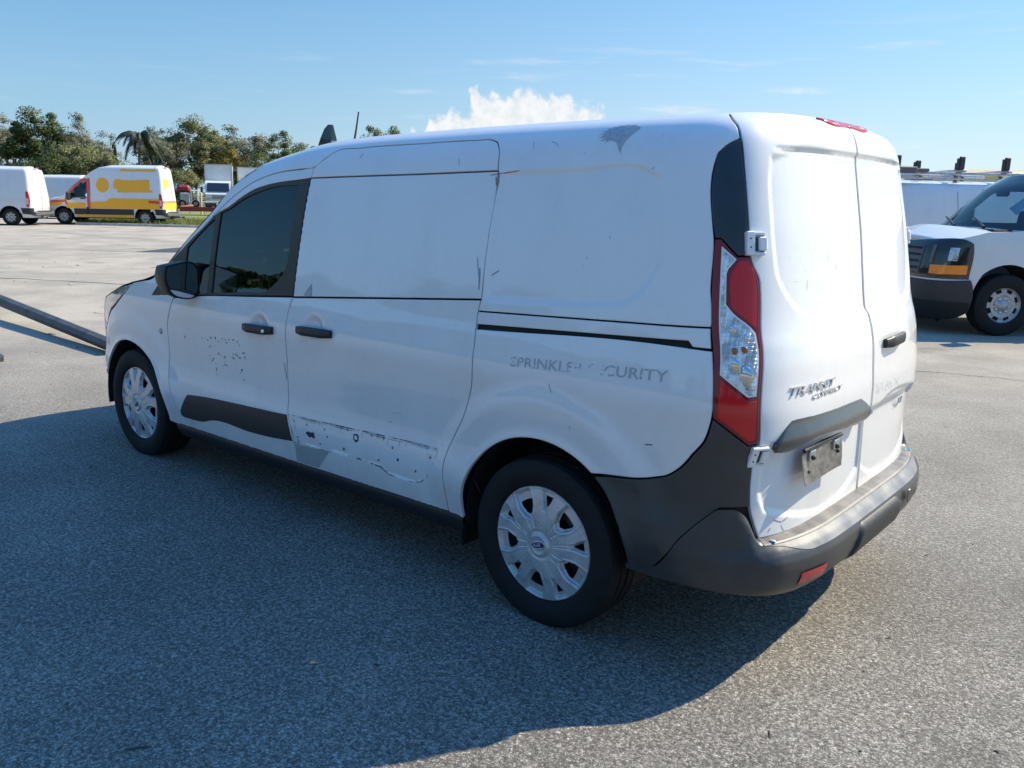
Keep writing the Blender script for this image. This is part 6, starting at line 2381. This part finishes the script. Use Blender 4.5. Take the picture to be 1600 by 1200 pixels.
FOREST = [
    ('grey_a', 2, 86, 172, 'pale olive tree above the plain white van, leftmost in the row', .3, 1.5),
    ('grey_b', 34, 90, 184, 'thin grey green tree between the leftmost tree and the tall dark one', 1.3, 1.5),
    ('dark_a', 70, 84, 166, 'tall dark green tree rising above the plain white van', 2.1, 1.05),
    ('olive_a', 118, 92, 205, 'olive green tree between the tall dark tree and the airy pale one', .8, 1.1),
    ('grey_a', 150, 86, 173, 'tall airy pale tree above the yellow van cab', 4.0, 1.0),
    ('grey_b', 176, 90, 205, 'slim pale tree right beside the tall airy one', 5.1, .75),
    ('grey_b', 252, 88, 193, 'bare looking grey tree just right of the palm', .2, 1.0),
    ('grey_a', 272, 92, 196, 'thin grey tree in front of the broad olive crown', 2.2, 1.1),
    ('olive_b', 312, 94, 180, 'broad olive green tree, the widest of the row, over the red trailer', 1.1, 1.15),
    ('olive_a', 340, 96, 196, 'round olive tree above the box truck facing us', 3.7, 1.1),
    ('yellow_a', 366, 93, 215, 'yellow green tree standing over the hidden box truck', 2.6, 1.0),
    ('grey_b', 398, 90, 194, 'wispy grey tree between the yellow green tree and the dark domed one', 1.7, 1.5),
    ('dark_b', 448, 86, 202, 'dark domed tree just left of the roof fin', .5, 1.0),
    ('dark_a', 478, 92, 222, 'dark tree low on the right flank of the domed one', 1.5, 1.1),
    ('dark_b', 575, 96, 194, 'dark tree top peeping over the roof left of the cloud', 4.4, .8),
    ('dark_a', 606, 96, 195, 'small dark tree top peeping over the roof, nearest the cloud', 2.9, .7),
]
FOREST += [
    ('olive_b', 14, 104, 196, 'hazy olive crown filling in behind the leftmost pale tree', 2.8, 1.3),
    ('dark_b', 95, 104, 200, 'dark crown set back behind the tall dark tree and the olive one', 3.3, 1.2),
    ('olive_b', 138, 106, 206, 'hazy olive crown set back behind the tall airy tree', 5.0, 1.1),
    ('olive_a', 262, 104, 208, 'hazy olive crown set back behind the two thin grey trees', 1.9, 1.3),
    ('olive_b', 348, 106, 206, 'hazy crown set back behind the round olive tree', 4.6, 1.2),
    ('dark_b', 415, 106, 212, 'dark crown set back behind the wispy grey tree', 2.4, 1.2),
]
for k, px, dep, ty, lab, rot, fat in FOREST:
    plant_tree(k, px, dep, ty, lab, rot=rot, fat=fat)
for k, px, dep, ty, lab, rot, fat in [
    ('bush_a', 60, 78, 252, 'low dark bush behind the plain white van roof', .4, 1.0),
    ('bush_a', 98, 76, 236, 'dense dark bush between the plain van and the yellow van', 1.9, 1.1),
    ('bush_b', 128, 80, 222, 'mounded olive bush above the yellow van windscreen', 3.1, 1.0),
    ('bush_b', 160, 78, 238, 'olive bush above the middle of the yellow van roof', 2.2, 1.0),
    ('bush_a', 215, 84, 257, 'low dark shrub under the palm', .9, 1.0),
    ('bush_b', 285, 82, 262, 'scrubby olive shrub behind the red trailer', 2.7, 1.0),
    ('bush_a', 415, 80, 240, 'dark shrub below the wispy grey tree', 4.2, 1.0),
]:
    plant_tree(k, px, dep, ty, lab, 'bush', 'bushes under the trees', rot, fat, 'bush')


def palm():
    px, depth = 230, 77
    c = at_px(px, depth, GZ)
    H = 6.9
    r = np.random.default_rng(12)
    root = empty('palm_tree', 'dark palm with drooping fronds in the gap above the yellow van', 'tree', tuple(c), 0, 'trees along the far edge of the lot')
    MB().tube([(0, 0, 0), (.1, .1, H * .5), (0, 0, H - .6)], [.17, .13, .11], 8).build('trunk', MATS['bark'], root, True)
    for i in range(17):
        a = 2 * math.pi * i / 17 + r.uniform(-.2, .2)
        up = r.uniform(.15, 1.0)
        V, F = [], []
        L = r.uniform(2.3, 3.1)
        d = np.array([math.cos(a), math.sin(a), 0])
        side = np.array([-d[1], d[0], 0])
        pts = [np.array([0, 0, H - .6]) + d * L * (t * .85 - .12 * t ** 3) + np.array([0, 0, up * 2.0 * t - 2.7 * t ** 2.2]) for t in np.linspace(0, 1, 27)]
        for j in range(1, 26):
            p, q = pts[j], pts[j + 1]
            for s in (1, -1):
                ln = .75 * math.sin(math.pi * (j + 2.5) / 30) * r.uniform(.8, 1.1)
                tip = p + side * s * ln * .62 + np.array([0, 0, -.80 * ln]) + d * .14
                k = len(V)
                V += [p - (q - p) * .3, p + (q - p) * .9, tip]
                F.append((k, k + 1, k + 2))
        o = mk('frond', V, F, MATS['leaf_palm'], root, smooth=False)
        at = o.data.attributes.new('tint', 'FLOAT', 'FACE')
        at.data.foreach_set('value', r.uniform(.0, .35, len(F)).astype(np.float32))


palm()


def conifer(px, depth, top_y, label, R=.55):
    hor = 299 + (px - 180) * .0222
    H = CAM_POS[2] + (hor - top_y) / 1327.0 * depth
    r = np.random.default_rng(int(px))
    c = at_px(px, depth, GZ)
    root = empty('conifer', label, 'tree', tuple(c), 0, 'trees along the far edge of the lot')
    MB().tube([(0, 0, 0), (0, 0, H * .98)], [.12, .02], 7).build('trunk', MATS['bark'], root, True)
    n = 1500
    t = r.random(n) ** .8
    a = r.uniform(0, 6.28, n)
    rad = R * (1 - t) * r.uniform(.3, 1, n)
    P = np.stack([rad * np.cos(a), rad * np.sin(a), H * (.15 + .85 * t)], 1)
    d1 = np.stack([np.cos(a), np.sin(a), np.full(n, -.3)], 1) * .22
    d2 = r.normal(0, .06, (n, 3))
    V = np.stack([P - d2, P + d2, P + d1], 1).reshape(-1, 3)
    o = mk('crown', V, np.arange(n * 3).reshape(-1, 3), MATS['leaf_dark'], root, smooth=False)
    at = o.data.attributes.new('tint', 'FLOAT', 'FACE')
    at.data.foreach_set('value', r.uniform(0, .7, n).astype(np.float32))


conifer(191, 95, 231, 'slim dark conifer spire in the gap left of the palm')


def far_wood():
    """the wood on the other side of the lot, whose tops are mirrored in the van's windows and paint"""
    r = np.random.default_rng(21)
    n = 70000
    az = r.uniform(math.radians(-8), math.radians(165), n)
    d = r.uniform(58, 66, n)
    top = 6.6 + 1.2 * np.sin(az * 9.0) + .8 * np.sin(az * 23 + 1) + .6 * np.sin(az * 51) + .35 * np.sin(az * 140)
    z = top * r.random(n) ** .75
    P = np.stack([d * np.cos(az), d * np.sin(az), z], 1)
    d1 = r.normal(0, 1, (n, 3))
    d1 /= np.linalg.norm(d1, axis=1, keepdims=True)
    d2 = np.cross(d1, r.normal(0, 1, (n, 3)))
    d2 /= np.linalg.norm(d2, axis=1, keepdims=True)
    s = r.uniform(.18, .45, n)[:, None]
    V = np.stack([P - d1 * s, P + d2 * s * .6, P + d1 * s, P - d2 * s * .6], 1).reshape(-1, 3)
    o = mk('far_wood', V, np.arange(n * 4).reshape(-1, 4), MATS['leaf_dark'], None, smooth=False)
    at = o.data.attributes.new('tint', 'FLOAT', 'FACE')
    at.data.foreach_set('value', r.uniform(0, 1, n).astype(np.float32))
    o['kind'] = 'stuff'


far_wood()
